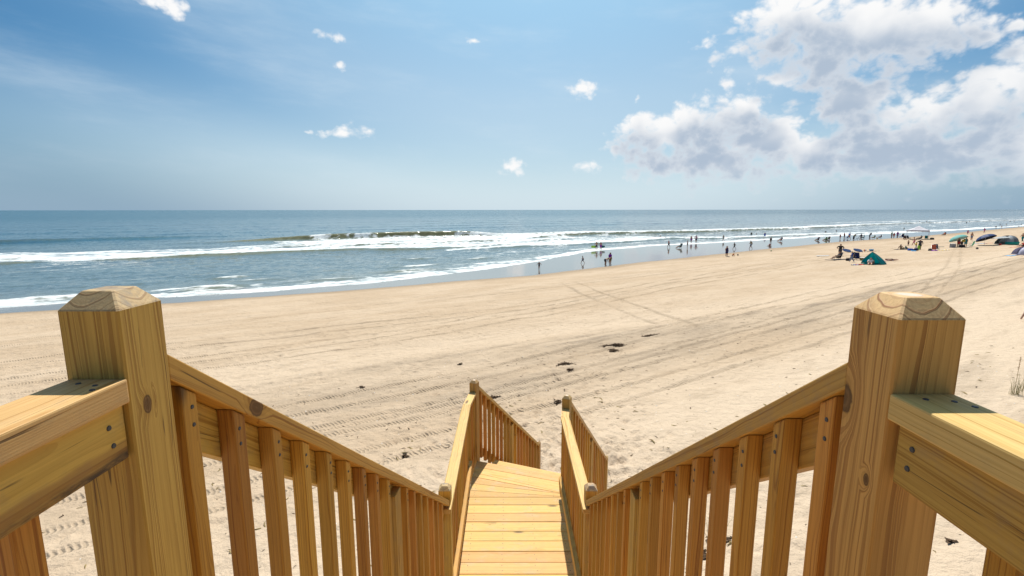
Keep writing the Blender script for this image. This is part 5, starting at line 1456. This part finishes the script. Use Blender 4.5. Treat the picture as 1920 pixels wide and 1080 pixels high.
dome_tent(42.9, 57.6, -118, "teal pop-up beach tent with an open front and dark piping", [TEAL, TEAL, TEAL2, TEAL, TEAL, TEAL2, TEAL], 1.12, 1.48, TRIM, open_deg=105, lean=.50, sharp=True)
person("person in white and orange sitting in the mouth of the teal tent", 42.2, 57.2, -140, 1.62, 'sit', 1, ('shirt', 'white'), ('shorts', 'orange'), ('hair', 'dark'))
person("child in an orange top kneeling up inside the teal tent", 42.7, 57.5, -120, 1.25, 'crouch', 1, ('shirt', 'orange'), ('shorts', 'white'), ('hair', 'brown'))
towel(41.2, 57.6, 70, "crumpled dark red towel in front of the teal tent", 'red', 1.0, .6, .06)
towel(40.6, 57.3, 100, "crumpled denim blue towel at the left foot of the teal tent", 'denim', .9, .5, .06)
towel(47.4, 61.6, 78, "coral towel with a sunbather behind the teal tent", 'coral', 2.0, .9, .02, 'white')
person("sunbather lying on the coral towel behind the teal tent", 48.0, 61.6, 80, 1.68, 'lie', 1, ('swim_top', 'black'), ('briefs', 'black'), ('hair', 'brown'), z=sand_z(47.4, 61.6) + .03)

# ------------------------------------------------------------------ umbrellas and tents at the right
MINT = plain("umbrella_mint", (0.20, 0.52, 0.48), 0.6, 0.2, 0, .05, 0.3); MINTU = plain("umbrella_mint_lining", (0.42, 0.52, 0.52), 0.7, 0.2, 0, .05, 0.35)
NAVYU = plain("umbrella_navy", (0.015, 0.045, 0.15), 0.6, 0.25, 0, .05, 0.12); NAVYL = plain("umbrella_navy_lining", (0.02, 0.025, 0.05), 0.7, 0.2, 0, .05, 0.05)
umbrella(77.4, 85.0, "mint green umbrella shading a small group on the dry sand", MINT, MINTU, 1.38, 2.0, 27, 200)
umbrella(85.9, 88.9, "navy blue umbrella standing alone over bare sand", NAVYU, NAVYL, 1.55, 1.95, 27, 200)
person("person in a yellow top bending under the mint umbrella", 77.9, 84.7, 90, 1.6, 'stoop', 0, ('shirt', 'yellow'), ('shorts', 'charcoal'), ('hair', 'dark'))
person("person in red trunks standing at the pole of the mint umbrella", 77.1, 84.4, 180, 1.7, 'stand', 0, ('tank', 'charcoal'), ('shorts', 'red'), ('hair', 'dark'))
person("woman with a teal wrap round her waist right of the mint umbrella", 80.0, 86.2, -100, 1.68, 'stand', 0, ('dress', 'teal'), None, ('hair', 'dark'))
person("shirtless man in blue shorts standing between the two umbrellas", 103.5, 110.3, 175, 1.80, 'hold', 0, None, ('shorts', 'denim'), ('hair', 'dark'))
person("child in the swash behind the shirtless man in blue shorts", 139.0, 149.6, -120, 1.40, 'walk', 0, ('tank', 'pink'), ('shorts', 'purple'), ('hair', 'brown'))
person("woman in magenta walking left at the water's edge above the navy umbrella", 149.2, 155.0, -80, 1.62, 'walk', 0, ('shirt', 'magenta'), ('shorts', 'magenta'), ('long_hair', 'dark'))
cooler(75.6, 83.8, 5, "grey cooler box on the sand left of the mint umbrella's pole", 'grey', (.72, .45, .62))
bag(76.5, 83.1, 20, "big dark red bag heaped below the mint umbrella", 'black', .9, .6, .48)
beach_chair(79.1, 84.3, -70, "pale green chair facing left, right of the mint umbrella", 'green')
bm = bmesh.new(); bmesh.ops.create_icosphere(bm, subdivisions=3, radius=.17)
o = link("beach_ball", finish(bm, "beach_ball", True), cloth('charcoal')); o.location = (74.9, 78.6, sand_z(74.9, 78.6) + .15); tag(o, "dark ball alone on the sand below the two umbrellas", "ball")
towel(91.7, 95.8, 85, "pale grey towel spread behind the navy umbrella", 'sky', 1.9, .9)
towel(94.4, 96.8, 85, "coral pink towel spread behind the navy umbrella", 'coral', 1.9, .9)
GREYT = plain("tent_grey", (0.42, 0.45, 0.47), 0.6, 0.25, 0, .05, 0.3); GREYD = plain("tent_grey_dark", (0.20, 0.22, 0.24), 0.6, 0.25, 0, .05, 0.3); GREENT = plain("tent_green", (0.02, 0.36, 0.30), 0.55, 0.25, 0, .05, 0.2)
dt = dome_tent(89.6, 88.6, -82, "grey dome tent with a green skirt and a pointed awning", [GREYT, GREYD, GREYT, NETM, GREYT, GREYD], 1.45, 1.62, GREYD, open_deg=80, awning=plain("awning_pale", (0.55, 0.57, 0.58), 0.6, 0.2, 0, .05, 0.4))
bm = bmesh.new(); sheet_bm(bm, lambda u, v: (1.70 * 1.02 * math.cos(R(130) + R(280) * u), 1.47 * 1.02 * math.sin(R(130) + R(280) * u) - .10 * v, .55 * v), 16, 2, .014); part("skirt", dt, finish(bm, "skirt", True), GREENT)
bag(86.8, 86.9, 0, "small red bag at the mouth of the grey dome tent", 'red', .4, .3, .3)
LAV = plain("tent_lavender", (0.55, 0.54, 0.66), 0.5, 0.3, 0, .04, 0.35); LAVD = plain("tent_slate", (0.24, 0.25, 0.36), 0.55, 0.3, 0, .04, 0.25)
dome_tent(65.3, 62.3, -72, "pale lavender pop-up tent cut by the right edge of the picture", [LAV, LAV, LAVD, LAVD, LAV], 1.0, 1.0, LAVD, open_deg=60)
towel(63.7, 62.3, 70, "pale blue mat spread at the mouth of the lavender tent", 'sky', 1.5, .9, .03, 'white')
towel(82.9, 80.4, 80, "long orange red mat between the dome tent and the lavender tent", 'coral', 2.0, .7)
person("person in dark teal trunks at the right edge above the dome tent", 101.6, 97.4, -100, 1.68, 'walk', 0, None, ('trousers', 'teal'), ('hair', 'dark'), kid=False)
person("person in red sitting at the right edge behind the lavender tent", 85.2, 81.4, -90, 1.65, 'sit', 1, ('shirt', 'red'), ('shorts', 'charcoal'), ('hair', 'dark'))
person("person in a magenta top sitting on the dune sand at the right edge", 22.10, 20.3, 95, 1.30, 'sit', 1, ('shirt', 'magenta'), ('trousers', 'grey'), ('hair', 'brown'), kid=False)

# far swimmers: dark heads and shoulders that nothing tells apart
for i, (x, y, h) in enumerate([(261.6, 326.9, .57), (268.8, 326.9, .42), (273.0, 329.8, .4), (272.0, 322.9, .42), (277.8, 329.8, .5), (284.9, 335.7, .5), (166.7, 208.9, .42), (282.3, 305.7, .57), (303.7, 326.9, .57),
                (339.6, 335.7, .55), (342.5, 335.7, .55), (265.6, 267.7, .4), (269.1, 267.7, .4), (224.4, 227.9, .55), (228.4, 229.3, .6), (271.5, 262.1, .52), (233.0, 226.0, .5)]):
    person("far swimmer, only a dark head and shoulders above the water", x, y, 120 + i * 37, 1.72, 'stand' if i % 3 else 'hold', 2, ('tank', 'black') if i % 2 else None, ('shorts', 'black'), ('hair', 'dark'), sink=1.72 - h - .1, group="swimmers far out in the surf")

# ------------------------------------------------------------------ wrack, grass and litter on the sand
def clump_bm(bm, rx, ry, n, r, zf, size=(.02, .06)):
    for _ in range(n):
        a = r.uniform(0, math.tau); q = abs(r.gauss(0, .52)) * (0.75 + 0.35 * math.sin(a * 3 + rx * 9))
        x, y = rx * q * math.cos(a), ry * q * math.sin(a)
        s = r.uniform(*size); z = zf(x, y) + r.uniform(0, .022) * (1.2 - q)
        d = Vector((r.uniform(-1, 1), r.uniform(-1, 1), r.uniform(-.1, .28))).normalized() * s * r.uniform(.8, 2.2)
        w = d.cross(Vector((0, 0, 1))).normalized() * s * .32
        p = Vector((x, y, z))
        m_ = p + d * .5 + Vector((0, 0, s * .35))
        v = [bm.verts.new(p - w), bm.verts.new(p + w), bm.verts.new(m_ + w * 1.2), bm.verts.new(m_ - w * 1.2), bm.verts.new(p + d), bm.verts.new(p + Vector((0, 0, -.012)))]
        bm.faces.new((v[0], v[1], v[2], v[3])); bm.faces.new((v[3], v[2], v[4])); bm.faces.new((v[1], v[0], v[5])); bm.faces.new((v[5], v[4], v[2], v[1])) if False else None
WEED = plain("dry_seaweed", (0.095, 0.060, 0.036), 0.85, 0.1, 0, .3)
def weed(x, y, rx, ry, rz, n, label, seed, group=None):
    r = random.Random(seed); z = sand_z(x, y)
    c_, s_ = math.cos(rz), math.sin(rz)
    bm = bmesh.new(); clump_bm(bm, rx, ry, n, r, lambda a, b: sand_z(x + a * c_ - b * s_, y + a * s_ + b * c_) - z)
    o = link("seaweed_clump", finish(bm, "seaweed_clump"), WEED)
    o.matrix_world = Matrix.Translation((x, y, z)) @ Matrix.Rotation(rz, 4, 'Z')
    tag(o, label, "seaweed", group)
weed(4.42, 20.25, .58, .16, .10, 900, "largest dark seaweed clump, forked, on the greyish sand in mid beach", 1)
weed(4.18, 19.45, .30, .20, .5, 500, "dark seaweed clump just below the forked one", 2)
weed(1.92, 17.40, .34, .17, .35, 700, "dark brown seaweed clump above the right landing post", 3)
weed(2.05, 16.75, .14, .10, .2, 160, "small seaweed tuft right below the brown clump above the landing post", 4)
weed(-.55, 14.05, .20, .06, .3, 200, "thin dark seaweed strip just right of the left landing post's head", 5)
weed(6.35, 21.9, .75, .07, .42, 300, "long broken line of seaweed crumbs right of the forked clump", 6)
weed(1.35, 13.45, .16, .09, .1, 130, "loose seaweed tuft between the two landing post heads", 7)
weed(-5.05, 15.6, .13, .03, -.2, 60, "short dark seaweed strand in the open sand left of the landing", 8)
weed(-2.0, 18.0, .11, .025, .1, 50, "little black seaweed strand in the open sand beyond the landing", 9)
weed(-2.35, 10.0, .11, .03, .4, 45, "dark seaweed shred seen near the foot of the left stair railing", 10)

GRASSM = plain("dune_grass", (0.16, 0.165, 0.055), 0.6, 0.2, 0, .35, 0.25); STRAW = plain("dry_straw", (0.36, 0.27, 0.12), 0.7, 0.2, 0, .3, 0.2)
def tuft(x, y, n, h, label, seed, spread=.25, plume=False, green=True, group="dune grass tufts"):
    r = random.Random(seed); z = sand_z(x, y)
    t = thing("dune_grass", (x, y, z - .01), label, "grass tuft", group)
    bm = bmesh.new(); bd = bmesh.new()
    for k in range(n):
        a = r.uniform(0, math.tau); hh = h * r.uniform(.45, 1.1); lean = r.uniform(.15, .95)
        b0 = Vector((r.gauss(0, spread * .22), r.gauss(0, spread * .22), 0)); dd = Vector((math.cos(a), math.sin(a), 0)); w = Vector((-dd.y, dd.x, 0)) * r.uniform(.0022, .0042)
        tgt = bm if r.random() < .65 else bd
        prev = None
        for i in range(6):
            q = i / 5; p = b0 + dd * (lean * hh * q ** 1.7) + Vector((0, 0, hh * (q - .42 * lean * q ** 2.4)))
            ww = w * (1 - q * .92)
            c = (tgt.verts.new(p - ww), tgt.verts.new(p + ww))
            if prev: tgt.faces.new((prev[0], prev[1], c[1], c[0]))
            prev = c
    o = part("leaf_blades", t, finish(bm, "leaf_blades"), GRASSM if green else STRAW); o['kind'] = 'stuff'
    o = part("dry_blades", t, finish(bd, "dry_blades"), STRAW); o['kind'] = 'stuff'
    if plume:
        bm = bmesh.new(); tube_bm(bm, [(0, 0, 0), (.01, 0, h * .7), (.03, .01, h * 1.55)], .0045, 5); part("stem", t, finish(bm, "stem", True), STRAW)
        bm = bmesh.new()
        for k in range(60):
            q = r.random(); p = Vector((.018 + .014 * q, .006, h * (1.0 + .58 * q))); a = r.uniform(0, math.tau); d = Vector((math.cos(a), math.sin(a), .7)) * .035 * (1.1 - .5 * q)
            s_ = Vector((-d.y, d.x, 0)).normalized() * .006
            bm.faces.new((bm.verts.new(p), bm.verts.new(p + d * .5 + s_), bm.verts.new(p + d), bm.verts.new(p + d * .5 - s_)))
        o = part("seed_head", t, finish(bm, "seed_head"), plain("seed_head", (0.28, 0.15, 0.08), 0.8)); o['kind'] = 'stuff'
tuft(12.35, 11.45, 46, .62, "sea oats with one tall seed plume behind the right cap rail", 21, .3, True)
tuft(12.85, 11.75, 40, .55, "low bushy grass tuft beside the tall seed plume at the right edge", 22, .35)
tuft(3.45, 6.75, 26, .30, "sparse green tuft seen between the middle right balusters", 23, .22)
tuft(3.0, 6.55, 30, .42, "leaning grass tuft seen through the right stair railing's upper balusters", 24, .22)
tuft(2.55, 6.20, 26, .42, "thin dune grass tuft hidden mostly behind the lower right balusters", 25, .2)
weed(2.92, 6.25, .22, .12, .3, 160, "brown plant litter at the foot of the grass behind the right balusters", 26)
weed(2.55, 5.95, .16, .10, .3, 120, "dark litter scrap below the thin dune grass tuft", 27)
weed(4.6, 5.8, .13, .02, .1, 30, "dark twig scrap on bare sand beside the right post", 28)
weed(5.9, 5.95, .10, .022, .1, 30, "dark scrap on bare sand left of the corner baluster at right", 29)

def scatter(name, label, n, m, boxes, seed, size, flat=.4, twig=False):
    r = random.Random(seed); bm = bmesh.new()
    for _ in range(n):
        s0, s1, t0, t1 = r.choice(boxes)
        s = r.uniform(s0, s1); t = r.uniform(t0, t1); x, y = xy_of(s, t); z = sand_z(x, y); q = r.uniform(*size); a = r.uniform(0, math.tau)
        if twig:
            d = Vector((math.cos(a), math.sin(a), r.uniform(-.05, .15))) * q; w = Vector((-d.y, d.x, 0)).normalized() * q * r.uniform(.05, .14)
            p = Vector((x, y, z + .006)); k = w * r.uniform(-3, 3)
            vs = [bm.verts.new(c) for c in (p - w, p + w, p + d * .5 + w + k, p + d * .5 - w + k, p + d)]
            u = bm.verts.new(p + d * .5 + k + Vector((0, 0, q * .12)))
            bm.faces.new((vs[0], vs[1], u)); bm.faces.new((vs[1], vs[2], u)); bm.faces.new((vs[2], vs[4], u)); bm.faces.new((vs[4], vs[3], u)); bm.faces.new((vs[3], vs[0], u))
        else:
            c = Vector((x, y, z)); vs = [bm.verts.new(c + Vector((math.cos(a + k * math.tau / 5) * q * r.uniform(.7, 1.2), math.sin(a + k * math.tau / 5) * q * r.uniform(.7, 1.2), .002))) for k in range(5)]
            u = bm.verts.new(c + Vector((0, 0, q * flat + .004)))
            for k in range(5): bm.faces.new((vs[k], vs[(k + 1) % 5], u))
    o = link(name, finish(bm, name), m); tag(o, label, None, None, 'stuff')
scatter("shell_litter", "broken white and grey shells scattered over the sand", 420, plain("shell", (0.66, 0.63, 0.58), 0.5, 0.3, 0, .2), [(5, 16, -6, 20), (16, 26, -5, 24), (2, 8, 6, 20)], 31, (.008, .026))
scatter("wrack_litter", "small dark wrack crumbs scattered over the sand", 900, WEED, [(8, 17, -7, 26), (10, 15, 4, 28), (4, 12, -6, 8), (2, 9, 4, 24)], 32, (.03, .12), twig=True)
scatter("straw_litter", "pale straw and stems scattered over the dune sand", 260, STRAW, [(1.6, 7, 4, 22), (6, 12, -4, 10)], 33, (.05, .22), twig=True)
